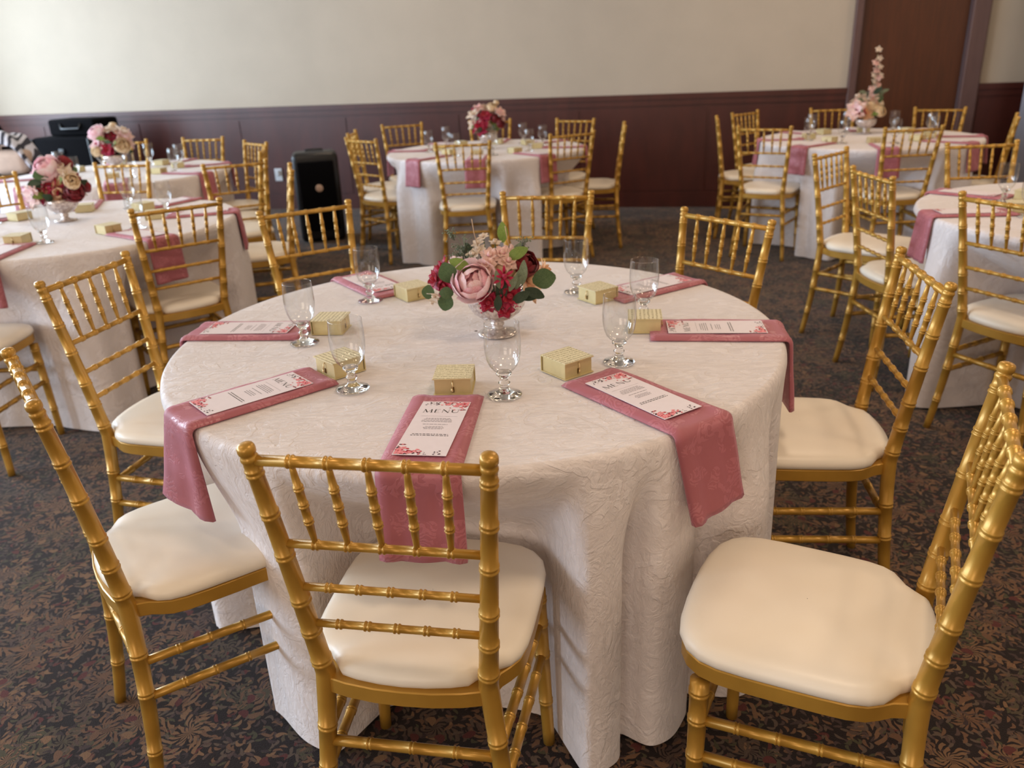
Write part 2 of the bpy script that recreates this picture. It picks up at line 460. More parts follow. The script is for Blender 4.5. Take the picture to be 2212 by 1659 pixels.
# door in the back wall
dr = empty('door_1', RM @ Vector(((DX0 + DX1) / 2, .05, 0)), WALL_A); dr['kind'] = 'structure'; dr['label'] = 'dark brown wooden door with a paler frame in the back wall'
b = MB(); b.box((0, 0, 1.14), (DX1 - DX0 - .01, .045, 2.28)); struct('door_leaf', b, M['door'], dr)
for x0, x1 in ((-(DX1 - DX0) / 2 - .07, -(DX1 - DX0) / 2), ((DX1 - DX0) / 2, (DX1 - DX0) / 2 + .14)):
    b = MB(); b.box(((x0 + x1) / 2, -.04, 1.17), (x1 - x0, .14, 2.34)); bevel(struct('door_jamb', b, M['frame'], dr), .01)
b = MB(); b.box((.035, -.04, 2.32), (DX1 - DX0 + .21, .14, .08)); struct('door_head', b, M['frame'], dr)
b = MB(); b.tube([(-.36, -.03, 1.0), (-.36, -.08, 1.0), (-.26, -.085, 1.0)], .009, 10); struct('door_handle', b, M['metal'], dr)
# left wall with window openings
wl = empty('wall_left', (0, 0, 0)); wl['kind'] = 'structure'
b = MB(); rbox(b, XL - .2, XL, YF, .2, 0, .72); rbox(b, XL - .2, XL, YF, .2, 2.8, ZC)
edges = sorted([(y - w_ / 2, y + w_ / 2) for y, w_ in WIN]); y0 = YF
for a_, b_ in edges:
    rbox(b, XL - .2, XL, y0, a_, .72, 2.8); y0 = b_
rbox(b, XL - .2, XL, y0, .2, .72, 2.8)
struct('wall_panel', b, M['wallwhite'], wl)
for i, (wy, ww) in enumerate(WIN):
    wn = empty('window_%d' % (i + 1), RM @ Vector((XL - .1, wy, 1.76)), WALL_A); wn['kind'] = 'structure'
    b = MB()
    for sgn in (-1, 1):
        b.box((0, sgn * (ww / 2 - .025), 0), (.06, .05, 2.08)); b.box((0, 0, sgn * 1.015), (.06, ww, .05))
    struct('window_frame', b, M['white'], wn)
b = MB(); rbox(b, XR, XR + .2, YF, .2, 0, ZC); struct('wall_right', b, M['wall'])
b = MB(); rbox(b, XL, XR, YF - .2, YF, 0, ZC); struct('wall_front', b, M['tan'])
# pillar at the right
pl = empty('pillar', RM @ Vector((4.78, -.62, 0)), WALL_A, 'pale square pillar with a grey dado at the right edge', 'pillar'); pl['kind'] = 'structure'
b = MB(); b.box((0, 0, 2.08), (.5, .5, 2.04)); struct('pillar_shaft', b, M['wallwhite'], pl)
b = MB(); b.box((0, 0, .53), (.54, .54, 1.06)); bevel(struct('pillar_dado', b, M['greypaint'], pl), .01)
del pl['category']
# recessed ceiling fixtures
for (x, y) in LIGHTS:
    pass

# ------------------------------------------------------------------ the chiavari chair
ZT = .92
W_SEAT, W_TOP, W_FOOT = .142, .179, .184
def post_axis(z, sx):
    if z >= .46:
        t = (z - .46) / (ZT - .46); return Vector((sx * (W_SEAT + (W_TOP - W_SEAT) * t), -.062 * (t * .8 + t * t * .2), z))
    t = (.46 - z) / .46; return Vector((sx * (W_SEAT + (W_FOOT - W_SEAT) * t), -.034 * t * t - .004 * t, z))
def ringed(zs, zrings, base_r, amp=.0017, w_=.0065):
    """list of stations with double rings"""
    st = [(z, base_r(z)) for z in zs]
    for z0 in zrings:
        for dz, k in ((-1.12, 0), (-.95, .7), (-.66, 1), (-.36, .75), (-.14, .05), (.14, .05), (.36, .75), (.66, 1), (.95, .7), (1.12, 0)):
            st.append((z0 + dz * w_, base_r(z0 + dz * w_) + amp * k))
    st.sort(); out = [st[0]]
    for s_ in st[1:]:
        if s_[0] - out[-1][0] > .0005: out.append(s_)
    return out
def chair_meshes():
    P = {}
    def rpost(z): return .0120 + (.0172 - .0120) * min(1, max(0, (ZT - z) / .46)) if z > .46 else .0172 - .0042 * (.46 - z) / .46
    zr = [.872, .795, .715, .622, .555, .488, .345, .255, .12]
    for sx, nm in ((-1, 'back_post_l'), (1, 'back_post_r')):
        st = ringed([0, .03, .08, .16, .2, .3, .4, .43, .46, .52, .58, .66, .76, .83, .892], zr, rpost)
        pts = [post_axis(z, sx) for z, r in st]; rad = [r for z, r in st]
        top = [(.8935, .0132), (.897, .0138), (.9005, .0125), (.9025, .0112), (.9045, .0118), (.9065, .0134), (.911, .0138), (.915, .0134), (.9185, .0118), (.9205, .0085), (.9215, .004), (.922, .0008)]
        for z, r in top: pts.append(post_axis(z, sx)); rad.append(r)
        b = MB(); b.tube(pts, rad, 16); P[nm] = b.mesh('back_post', M['gold'])
    for sx, nm in ((-1, 'leg_l'), (1, 'leg_r')):
        b = MB(); st = ringed([0, .04, .1, .18, .2, .3, .41], [.385, .325, .245, .12], lambda z: .0128 + .0045 * min(1, z / .4))
        b.tube([(sx * (.19 - .015 * z / .4), .335, z) for z, r in st], [r for z, r in st], 14); P[nm] = b.mesh('leg', M['gold'])
    def rail(z, rr, frac, amp, nm, name):
        a_, c_ = post_axis(z, -1), post_axis(z, 1); L = (c_ - a_).length
        st = ringed([0, L * .25, L * .5, L * .75, L], [L * f for f in frac], lambda q: rr, amp, .0055)
        b = MB(); b.tube([a_ + (c_ - a_) * (q / L) for q, r in st], [r for q, r in st], 12); P[nm] = b.mesh(name, M['gold'])
    fr = [.175, .335, .5, .665, .825]
    rail(.893, .0086, fr, .0024, 'top_rail', 'top_rail')
    rail(.738, .0072, fr, .0021, 'rail2', 'back_rail')
    rail(.650, .0068, fr, .0020, 'rail3', 'back_rail')
    rail(.572, .0068, fr, .0020, 'rail4', 'back_rail')
    for i, f in enumerate(fr):
        a0, a1 = post_axis(.893, -1), post_axis(.893, 1); b0, b1 = post_axis(.738, -1), post_axis(.738, 1)
        t = a0 + (a1 - a0) * f; q = b0 + (b1 - b0) * f; L = (t - q).length
        st = ringed([.0, .02, .045, L - .045, L - .02, L], [L * .3, L * .5, L * .7], lambda s_: .0042 + .0026 * max(0, min(1, min(s_, L - s_) / .045)), .0017, .0044)
        b = MB(); b.tube([q + (t - q) * (s_ / L) for s_, r in st], [r for s_, r in st], 10); P['sp%d' % i] = b.mesh('spindle', M['gold'])
    def bar(a_, c_, rr, fr_, nm, name):
        a_, c_ = Vector(a_), Vector(c_); L = (c_ - a_).length
        st = ringed([0, L * .2, L * .5, L * .8, L], [L * f for f in fr_], lambda q: rr, .0013, .005)
        b = MB(); b.tube([a_ + (c_ - a_) * (q / L) for q, r in st], [r for q, r in st], 10); P[nm] = b.mesh(name, M['gold'])
    for sx, nn in ((-1, 'l'), (1, 'r')):
        for z, k in ((.325, 'u'), (.245, 'd')):
            bar(post_axis(z, sx), (sx * (.19 - .015 * z / .4), .335, z), .0098, [.22, .40, .60, .80], 'side_' + k + nn, 'side_stretcher')
    bar(post_axis(.31, -1), post_axis(.31, 1), .0098, [.25, .5, .75], 'rear_st', 'rear_stretcher')
    bar((-.178, .335, .30), (.178, .335, .30), .0098, [.25, .5, .75], 'front_st', 'front_stretcher')
    def outline(g=0.0, rear_in=0.0):
        half = [(0, .392), (.05, .391), (.10, .387), (.14, .378), (.168, .361), (.186, .336), (.194, .305), (.196, .26), (.195, .2), (.193, .14),
                (.190, .10), (.183, .072), (.170, .052), (.157, .036), (.150, .018), (.146, -.002), (.13, -.012), (.10, -.02), (.05, -.027), (0, -.029)]
        if rear_in:
            half = half[:13] + [(.152, .040), (.136, .030), (.122, .014), (.108, -.004), (.08, -.012), (.04, -.018), (0, -.020)]
        pts = half + [(-x, y) for x, y in reversed(half[1:-1])]
        n = len(pts); out = []
        for i, (x, y) in enumerate(pts):
            px, py = pts[i - 1]; nx, ny = pts[(i + 1) % n]; dx, dy = nx - px, ny - py; l = hypot(dx, dy)
            out.append((x - dy / l * -g * -1 if False else x + (-dy) / l * -g, y + dx / l * -g))
        return out
    o0 = outline()
    # pts run clockwise from the front centre -> +x side; outward normal = (-dy, dx) * -1 flipped: test with centroid
    def off(g, rear=0):
        base = outline(0, rear); n = len(base); out = []
        for i, (x, y) in enumerate(base):
            px, py = base[i - 1]; nx, ny = base[(i + 1) % n]; dx, dy = nx - px, ny - py; l = hypot(dx, dy)
            ox, oy = dy / l, -dx / l
            if ox * x + oy * (y - .18) < 0: ox, oy = -ox, -oy
            out.append((x + ox * g, y + oy * g))
        return out
    b = MB(); rows = []
    for g, z in ((-.020, .424), (-.002, .424), (0, .426), (0, .4535), (-.002, .4555), (-.03, .4555)):
        rows.append([Vector((x, y, z)) for x, y in off(g)])
    b.grid(rows, closed_u=True)
    P['frame'] = b.mesh('seat_frame', M['gold'])
    P['frame'].set_sharp_from_angle(angle=radians(40))
    b = MB(); rows = []
    for g, z in ((-.02, .452), (-.006, .4545), (.002, .460), (.0045, .468), (.003, .477), (-.004, .485), (-.012, .4895)):
        rows.append([Vector((x, y, z)) for x, y in off(g, 1)])
    last = rows[-1]
    for f, z in ((.93, .4925), (.85, .4950), (.72, .4972), (.55, .4988), (.35, .4998), (.15, .5004), (.004, .5005)):
        rows.append([Vector((p.x * f, (p.y - .19) * f + .19, z)) for p in last])
    b.grid(rows, closed_u=True)
    P['cushion'] = b.mesh('seat_cushion', M['cushion'])
    return P, outline()
CH, SEAT_OUT = chair_meshes()
CH_PARTS = [('back_post', 'back_post_l'), ('back_post', 'back_post_r'), ('leg', 'leg_l'), ('leg', 'leg_r'), ('top_rail', 'top_rail'),
            ('back_rail', 'rail2'), ('back_rail', 'rail3'), ('back_rail', 'rail4')] + [('spindle', 'sp%d' % i) for i in range(5)] + \
           [('side_stretcher', 'side_ul'), ('side_stretcher', 'side_ur'), ('side_stretcher', 'side_dl'), ('side_stretcher', 'side_dr'),
            ('rear_stretcher', 'rear_st'), ('front_stretcher', 'front_st'), ('seat_frame', 'frame'), ('seat_cushion', 'cushion')]
CHAIRS = []
def chair(x, y, th, label, group):
    t = empty('chiavari_chair', (x, y, 0), radians(th) - pi / 2, label, 'chair', group)
    for nm, key in CH_PARTS: link(nm, CH[key], t)
    CHAIRS.append((x, y, radians(th)))
    return t
G0 = 'gold chairs around the nearest table'
for x, y, th, lab in (
    (-.200, 1.075, 79.5, 'gold bamboo-style chair in front, its back to us, napkin end above its seat'),
    (-.854, 1.430, 35.4, 'gold chair at the lower left edge, broad ivory seat tucked under the table'),
    (-1.141, 2.263, 347.5, 'gold chair left of the nearest table, tilted back seen over the left edge'),
    (-.742, 3.127, 301.8, 'gold chair behind the nearest table, left of the flowers, spindles facing us'),
    (.159, 3.208, 258.4, 'gold chair directly behind the flowers of the nearest table'),
    (.672, 2.598, 215.9, 'gold chair behind the nearest table, right of the flowers, only its back showing'),
    (.942, 1.897, 171.2, 'gold chair at the right side of the nearest table, seat half hidden by cloth'),
    (.680, 1.099, 152.8, 'gold chair at the lower right corner with its whole ivory seat in view')):
    chair(x, y, th, lab, G0)
G1 = 'gold chairs around the left table'; TA = 'the left table with the low red and peach flowers'
chair(-1.384, 3.427, 127, 'gold chair at the right front of the left table, napkin seen through its back', G1)
chair(-2.13, 2.83, 90, 'gold chair at the left edge with only seat front and legs showing', G1)
chair(-2.36, 5.11, 261, 'gold chair on the far side of the left table, right of its flowers', G1)
chair(-1.21, 4.52, 195, 'gold chair seen edge-on, right of the left table and beside the black loudspeaker', G1)
chair(-2.93, 4.72, 318, 'gold chair at the far left of the left table, cut by the left edge', G1)
G2 = 'gold chairs around the far left table'
chair(-1.595, 4.96, 116, 'gold chair with its back to us at the near right of the far left table', G2)
chair(-1.88, 6.25, 222, 'gold chair facing us by the wainscot, right of the far left table', G2)
chair(-2.45, 6.85, 258, 'gold chair facing us behind the far left table glasses', G2)
chair(-1.66, 5.62, 190, 'gold chair seen side-on behind the near right chair of the far left table', G2)
chair(-3.08, 6.86, 283, 'gold chair left of the flowers on the far left table, by the black case', G2)
G3 = 'gold chairs around the centre back table'
chair(-.982, 6.181, 45.8, 'gold chair at the front left of the centre back table, right of the loudspeaker', G3)
chair(-1.14, 6.80, 0, 'gold chair mostly hidden behind the front left chair of the centre back table', G3)
chair(-.85, 7.42, 290, 'gold chair facing us at the far left of the centre back table', G3)
chair(-.255, 5.574, 89.9, 'gold chair in front of the centre back table, back squarely to us', G3)
chair(.47, 5.93, 117, 'gold chair at the front right of the centre back table, back to us', G3)
chair(.60, 7.12, 236, 'gold chair facing us at the far right of the centre back table', G3)
chair(.885, 6.43, 172.7, 'gold chair seen side-on standing clear right of the centre back table', G3)
chair(-.09, 7.42, 272, 'gold chair peeping out behind the flowers of the centre back table', G3)
G4 = 'gold chairs around the right back table'
chair(1.755, 6.60, 347, 'gold chair seen side-on, leftmost at the right back table', G4)
chair(2.10, 7.08, 309, 'gold chair facing us, second from left at the right back table', G4)
chair(1.815, 5.737, 58, 'gold chair with its back to us at the left front of the right back table', G4)
chair(2.80, 7.08, 264, 'gold chair behind the tall flowers of the right back table', G4)
chair(2.575, 5.28, 89, 'gold chair with its back to us in front of the right back table', G4)
chair(3.433, 6.605, 236.5, 'gold chair facing us in front of the brown door', G4)
chair(3.45, 5.72, 150, 'gold chair seen side-on at the right end of the right back table', G4)
G5 = 'gold chairs around the right edge table'
chair(2.48, 4.23, 269, 'gold chair on the far side of the right edge table, facing us', G5)
chair(1.706, 4.155, 314, 'gold chair standing clear, far left of the right edge table', G5)
chair(1.60, 3.43, 2, 'gold chair left of the right edge table, before a hanging pink napkin', G5)
chair(1.735, 2.71, 23.5, 'gold chair cut by the right edge with its seat before the white cloth', G5)

# ------------------------------------------------------------------ tables and cloths
TR = .762; TZ = .76
TABLES = dict(M0=(-.087, 1.989), A=(-2.07, 3.87), B=(-2.75, 5.98), C=(-.12, 6.48), D=(2.68, 6.12), E=(2.45, 3.14))
def make_table(c, label):
    t = empty('round_table', (c[0], c[1], 0), 0, label, 'table', 'round tables under white cloths')
    b = MB(); b.lathe([(.001, .733), (.755, .733), (.7585, .736), (.7585, .750), (.755, .753), (.001, .753)], 64); link('tabletop', b.mesh('tabletop', M['mdf']), t)
    for i in range(4):
        a = pi / 4 + i * pi / 2 + .1; b = MB(); b.tube([(.27 * cos(a), .27 * sin(a), .733), (.33 * cos(a), .33 * sin(a), 0)], .014, 10); link('leg', b.mesh('leg', M['metal']), t)
def cloth(c, key, label, peaks, nphi, nz, seed, over=()):
    rnd = random.Random(seed); lim = [9.0] * nphi
    base = SEAT_OUT; dens = []
    for i in range(len(base)):
        x0, y0 = base[i]; x1, y1 = base[(i + 1) % len(base)]
        for k in range(6): dens.append((x0 + (x1 - x0) * k / 6, y0 + (y1 - y0) * k / 6))
    for (x, y, th) in CHAIRS:
        if hypot(x - c[0], y - c[1]) > 1.6: continue
        s_, c_ = sin(th - pi / 2), cos(th - pi / 2)
        for (lx, ly) in dens:
            lx *= 1.05; X = x + c_ * lx - s_ * ly - c[0]; Y = y + s_ * lx + c_ * ly - c[1]
            r = hypot(X, Y) - .022; i = int((atan2(Y, X) % (2 * pi)) / (2 * pi) * nphi) % nphi
            lim[i] = min(lim[i], r)
    def minf(a, k): n = len(a); return [min(a[(i + j) % n] for j in range(-k, k + 1)) for i in range(n)]
    def sm(a, k): n = len(a); return [sum(a[(i + j) % n] for j in range(-k, k + 1)) / (2 * k + 1) for i in range(n)]
    q = nphi / 360
    hard = minf(lim, max(1, int(2 * q)))
    for a0, a1 in over:      # here the cloth lies over a seat corner instead of behind it
        for i in range(nphi):
            d = i * 360 / nphi - 360
            if a0 < d < a1 or a0 < d + 360 < a1: hard[i] = 9.0
    def free(a):
        v = TR - .035
        for pa, pw, amp in peaks:
            d = (math.degrees(a) - pa + 180) % 360 - 180; v += amp * exp(-(d / pw) ** 2)
        return v
    rb = []
    for i in range(nphi):
        a = 2 * pi * i / nphi; f = free(a) + .008 * sin(a * 17 + seed)
        rb.append(min(f, hard[i]))
    k = max(1, int(.8 * q)); rb2 = sm(rb, k); rb2 = [min(x_, h_) for x_, h_ in zip(sm(rb2, max(1, int(.8 * q))), hard)]; rb2 = sm(rb2, 1)
    rows = []
    for j in range(14):      # top disc
        r = (TR - .012) * ((j + .02) / 13) ** .8
        rows.append([Vector((c[0] + r * cos(2 * pi * i / nphi), c[1] + r * sin(2 * pi * i / nphi), TZ + .0065 + .0012 * noise.noise(Vector((r * cos(2 * pi * i / nphi) * 9 + seed, r * sin(2 * pi * i / nphi) * 9, 0))))) for i in range(nphi)])
    for dr_, dz in ((-.006, .0058), (-.0015, .003), (.002, -.002), (.004, -.010), (.005, -.02)):
        rows.append([Vector((c[0] + (TR + dr_) * cos(2 * pi * i / nphi), c[1] + (TR + dr_) * sin(2 * pi * i / nphi), TZ + dz)) for i in range(nphi)])
    zt, zs = TZ - .02, .515
    for j in range(1, nz + 1):
        z = zt - (zt - .008) * j / nz
        row = []
        for i in range(nphi):
            a = 2 * pi * i / nphi; R0 = TR + .005; rt = rb2[i]
            if z > zs:
                t = (zt - z) / (zt - zs)
                t2 = t ** 1.15 if rt < R0 else t
                r = R0 + (min(rt, R0 + .03 * t if rt > R0 else rt) - R0) * (t2 * t2 * (3 - 2 * t2) * .45 + t2 * .55)
            else:
                t = (zs - z) / (zs)
                e = rt if rt < R0 else R0 + min(.03, rt - R0) + (rt - R0 - min(.03, rt - R0)) * t
                r = e
                if rt < R0: r = e
            amp = .010 * min(1, (zt - z) / .3)
            r += amp * noise.noise(Vector((cos(a) * 7 + seed, sin(a) * 7, z * 1.2))) if rt >= R0 or z > zs else 0
            row.append(Vector((c[0] + r * cos(a), c[1] + r * sin(a), z)))
        rows.append(row)
    b = MB(); b.grid(rows, closed_u=True)
    o = b.build('tablecloth', M['cloth'], fix=False)
    o.location = (0, 0, 0)
    return tag(o, label, 'tablecloth', 'white tablecloths')
rp = random.Random(3)
def auto_peaks(c, seed):
    rnd = random.Random(seed); angs = []
    return [(a + rnd.uniform(-8, 8), rnd.uniform(6, 9), rnd.uniform(.05, .10)) for a in range(0, 360, 30)] + [(a + 15 + rnd.uniform(-6, 6), rnd.uniform(2, 3.5), -rnd.uniform(.03, .07)) for a in range(0, 360, 30)]
make_table(TABLES['M0'], 'round banquet table hidden under the nearest cloth')
cloth(TABLES['M0'], 'M0', 'white patterned cloth to the floor on the nearest table, hem folds in front', 
      [(-72, 5, .035), (-64.5, 1.6, -.07), (-57, 5, .02), (-47, 2.5, -.05), (-38, 6, .06), (-31, 1.5, -.04), (-26, 4, .045), (-19, 1.5, -.03), (-130, 9, -.015), (15, 9, .05), (25, 2, -.06), (60, 9, .05), (70, 2, -.05), (100, 8, .05), (145, 8, .05), (165, 6, .03), (-170, 7, .04), (-178, 2, -.05)], 720, 44, 1, over=((-137.5, -120),))
for kx, lab, lt, sd in (('A', 'white cloth on the left table with low red and peach flowers', 'round table under the left cloth', 2),
                  ('B', 'white cloth on the far left table by the black cases', 'round table under the far left cloth', 3),
                  ('C', 'white cloth on the centre back table before the wainscot', 'round table under the centre back cloth', 4),
                  ('D', 'white cloth on the right back table in front of the door', 'round table under the right back cloth', 5),
                  ('E', 'white cloth on the table cut by the right edge', 'round table under the right edge cloth', 6)):
    make_table(TABLES[kx], lt)
    cloth(TABLES[kx], kx, lab, auto_peaks(TABLES[kx], sd), 300, 18, sd)

# ------------------------------------------------------------------ place settings
ZC_ = TZ + .0085      # top surface of the cloth
def napkin_mesh(drop, seed, wd=.145, thick=.007, skew=0.0, L=.315, twist=0.0, sway=0.0):
    rnd = random.Random(seed); path = []
    n1 = 22
    for i in range(n1): path.append((L * (1 - i / n1), 0, 0))          # (radial inward distance, drop, angle)
    rows_t, rows_b = [], []; nu = 12
    rb_ = .011; seq = []
    for i in range(n1): seq.append((L * (1 - i / (n1 - 1)), 0.0, 0.0))
    for i in range(1, 7):
        a = i / 6 * pi / 2; seq.append((-rb_ * sin(a), -rb_ * (1 - cos(a)), a))
    for i in range(1, 15):
        d = drop * i / 14; seq.append((-rb_ - .012 * (i / 14), -rb_ - d, pi / 2))
    for row, (y, z, a) in enumerate(seq):
        top, bot = [], []; fdrop = max(0, -z - rb_) / drop
        for k in range(nu + 1):
            u = k / nu * 2 - 1; x = u * wd / 2 * (1 + (.05 - abs(sway) * 4) * fdrop) + sway * fdrop
            edge = max(0, 1 - (1 - abs(u)) / .14)
            th = thick * (1 - .55 * edge ** 2) + .0022 * (abs(u) > .6) * (1 - edge) + .0016 * noise.noise(Vector((x * 22 + seed, row * .21, 0)))
            wav = .006 * fdrop * sin(u * 3.1 + seed) + .002 * noise.noise(Vector((x * 14, row * .17, seed)))
            ny, nz_ = -sin(a), cos(a)
            lift = .001 + abs(wav) * (1 if a == 0 else 1)
            sk = skew * u * max(0, fdrop)
            zz = z - sk; y_ = y + twist * u * fdrop
            if row == 0: th *= .75; 
            top.append(Vector((x, y_ + ny * (th + lift * (a > .5)), zz + nz_ * th)))
            bot.append(Vector((x, y_ + ny * .0006, zz + nz_ * .0006)))
        rows_t.append(top); rows_b.append(bot)
    b = MB(); b.grid(rows_t); b.grid(list(reversed(rows_b)))
    nt = len(seq); W_ = nu + 1; fs = []
    off = nt * W_
    def bi(r, k): return off + (nt - 1 - r) * W_ + k
    for r in range(nt - 1):
        fs.append((r * W_, (r + 1) * W_, bi(r + 1, 0), bi(r, 0))); fs.append((r * W_ + nu, bi(r, nu), bi(r + 1, nu), (r + 1) * W_ + nu))
    for k in range(nu):
        fs.append((k, bi(0, k), bi(0, k + 1), k + 1)); r = nt - 1
        fs.append((r * W_ + k, r * W_ + k + 1, bi(r, k + 1), bi(r, k)))
    for f in fs: b.f.append(f); b.mi.append(0)
    return b.mesh('napkin', M['napkin'])
def quad2(b, pts, z): b.add([(x, y, z) for x, y in pts], [tuple(range(len(pts)))])
def card_parts():
    """menu card lying face up: x right, y up (to the table centre); origin at its middle"""
    Wd, Ht, T = .098, .236, .0007
    P = []
    b = MB(); b.box((0, 0, T / 2), (Wd, Ht, T)); P.append(('card', b.mesh('card', M['card'], False)))
    z = T + .00015
    b = MB()
    def bar(x0, y0, x1, y1, w_):
        dx, dy = x1 - x0, y1 - y0; l = hypot(dx, dy); nx, ny = -dy / l * w_ / 2, dx / l * w_ / 2
        quad2(b, [(x0 + nx, y0 + ny), (x0 - nx, y0 - ny), (x1 - nx, y1 - ny), (x1 + nx, y1 + ny)], z)
    yb, h, tn, tk = .064, .0150, .0007, .0023
    # M
    x = -.036; w_ = .0155
    bar(x, yb, x + .001, yb + h, tn); bar(x + .001, yb + h, x + w_ * .5, yb, tk); bar(x + w_ * .5, yb, x + w_ - .001, yb + h, tn); bar(x + w_ - .001, yb + h, x + w_, yb, tk)
    bar(x - .0015, yb, x + .0018, yb, tn); bar(x + w_ - .0025, yb, x + w_ + .0025, yb, tn)
    # E
    x = -.0135; bar(x, yb, x, yb + h, tk); bar(x, yb + h, x + .009, yb + h, tn); bar(x, yb + h * .52, x + .007, yb + h * .52, tn); bar(x, yb, x + .0095, yb, tn)
    # N
    x = .0015; bar(x, yb, x, yb + h, tn); bar(x, yb + h, x + .012, yb, tk); bar(x + .012, yb, x + .012, yb + h, tn)
    # U
    x = .0205; bar(x, yb + h, x, yb + h * .35, tk); bar(x + .0115, yb + h, x + .0115, yb + h * .35, tn)
    for i in range(8):
        a0, a1 = pi + pi * i / 8, pi + pi * (i + 1) / 8
        bar(x + .00575 + .00575 * cos(a0), yb + h * .35 + .0042 * sin(a0), x + .00575 + .00575 * cos(a1), yb + h * .35 + .0042 * sin(a1), tk * (1 - i / 9) + tn * i / 9)
    bar(x - .0025, yb + h, x + .0028, yb + h, tn); bar(x + .009, yb + h, x + .014, yb + h, tn)
    P.append(('menu_heading', b.mesh('menu_heading', M['ink'], False)))
    b = MB(); rr = random.Random(4)
    bar(-.036, .047, .036, .047, .0005)
    for y, half in ((.037, .024), (.032, .027), (.027, .03), (.022, .03), (.010, .024), (.000, .017), (-.005, .02), (-.010, .018)):
        xx = -half
        while xx < half:
            l = rr.uniform(.003, .008); bar(xx, y, min(xx + l, half), y, .0016); xx += l + .0013
    P.append(('menu_lines', b.mesh('menu_lines', M['inkgrey'], False)))
    b = MB()
    for y, half in ((-.033, .034), (-.0385, .036)):
        xx = -half
        while xx < half:
            l = rr.uniform(.003, .007); bar(xx, y, min(xx + l, half), y, .0021); xx += l + .0018
    P.append(('chef_lines', b.mesh('menu_lines', M['ink'], False)))
    for nm, mt, cnt, seed, sz in (('printed_blossoms', 'printred', 70, 1, .0034), ('printed_petals', 'printpink', 80, 2, .004), ('printed_sprigs', 'printdark', 34, 3, .0022)):
        b = MB(); r2 = random.Random(seed); zz = z + .00008 * seed
        for (cx, cy, sx, sy) in ((.049, .118, -1, -1), (-.049, -.118, 1, 1)):
            for i in range(cnt):
                if nm == 'printed_sprigs': u, v = r2.uniform(.02, .088) , abs(r2.gauss(0, .008)) + .003
                else: u, v = abs(r2.gauss(0, .026)), abs(r2.gauss(0, .012))
                if r2.random() < .25: u, v = v * .8, min(.04, u)
                px_, py_ = cx + sx * min(u, .094), cy + sy * v
                s_ = sz * r2.uniform(.5, 1.3); a = r2.uniform(0, pi)
                if abs(px_) + s_ > .049 or abs(py_) + s_ > .118: continue
                quad2(b, [(px_ + s_ * cos(a + t) * (1 if k % 2 else .7), py_ + s_ * sin(a + t) * (1 if k % 2 else .7) * .8) for k, t in enumerate([i_ * pi / 3 for i_ in range(6)])], zz)
        P.append((nm, b.mesh(nm, M[mt], False)))
    return P
CARD = card_parts()
def goblet_parts():
    b = MB()
    outer = [(.0075, .051), (.014, .0525), (.022, .058), (.0290, .067), (.0340, .080), (.0368, .096), (.0378, .112), (.0372, .130), (.0362, .148), (.0358, .157)]
    inner = [(.0350, .157), (.0354, .148), (.0364, .130), (.0370, .112), (.0360, .096), (.0332, .081), (.0280, .069), (.020, .061), (.010, .0575), (.0005, .0565)]
    b.lathe([(.001, .0535)] + outer + [(.0358, .1578), (.0352, .1580), (.0346, .1572)], 32)
    bowl = b.mesh('bowl', M['glass'])
    b = MB()
    b.lathe([(.0005, .0), (.030, 0), (.0355, .001), (.0365, .0028), (.034, .0045), (.022, .0075), (.0125, .012), (.0095, .019), (.0098, .024), (.0125, .027), (.0125, .030), (.0095, .033),
             (.0088, .039), (.011, .042), (.0155, .046), (.017, .0495), (.015, .0530), (.0075, .0545), (.0005, .0545)], 32)
    foot = b.mesh('stem_and_foot', M['thick'])
    return bowl, foot
GOB = goblet_parts()
def box_parts():
    P = []
    b = MB(); b.box((0, .001, .0185), (.076, .076, .034)); P.append(('drawer', b.mesh('drawer', M['box'], False)))
    b = MB(); b.box((0, -.0375, .012), (.006, .001, .012)); P.append(('thumb_notch', b.mesh('thumb_notch', M['brass'], False)))
    b = MB(); b.box((0, .001, .001), (.082, .084, .002)); b.box((0, .042, .0185), (.082, .002, .037)); b.box((0, .001, .0365), (.082, .084, .002)); P.append(('sleeve', b.mesh('sleeve', M['box'], False)))
    b = MB(); b.box((0, .001, .0379), (.0818, .0838, .0008)); P.append(('printed_lid', b.mesh('printed_lid', M['boxlid'], False)))
    b = MB(); b.tube([(0, -.037, .031), (0, -.0405, .029), (.001, -.041, .022), (-.002, -.042, .015)], .0013, 8); b.tube([(-.0025, -.0425, .0155), (.0015, -.0425, .0105), (-.003, -.0425, .0095), (.0, -.0425, .016)], .0016, 8)
    P.append(('ribbon_pull', b.mesh('ribbon_pull', M['ribbon'])))
    return P
BOX = box_parts()
napN = {}
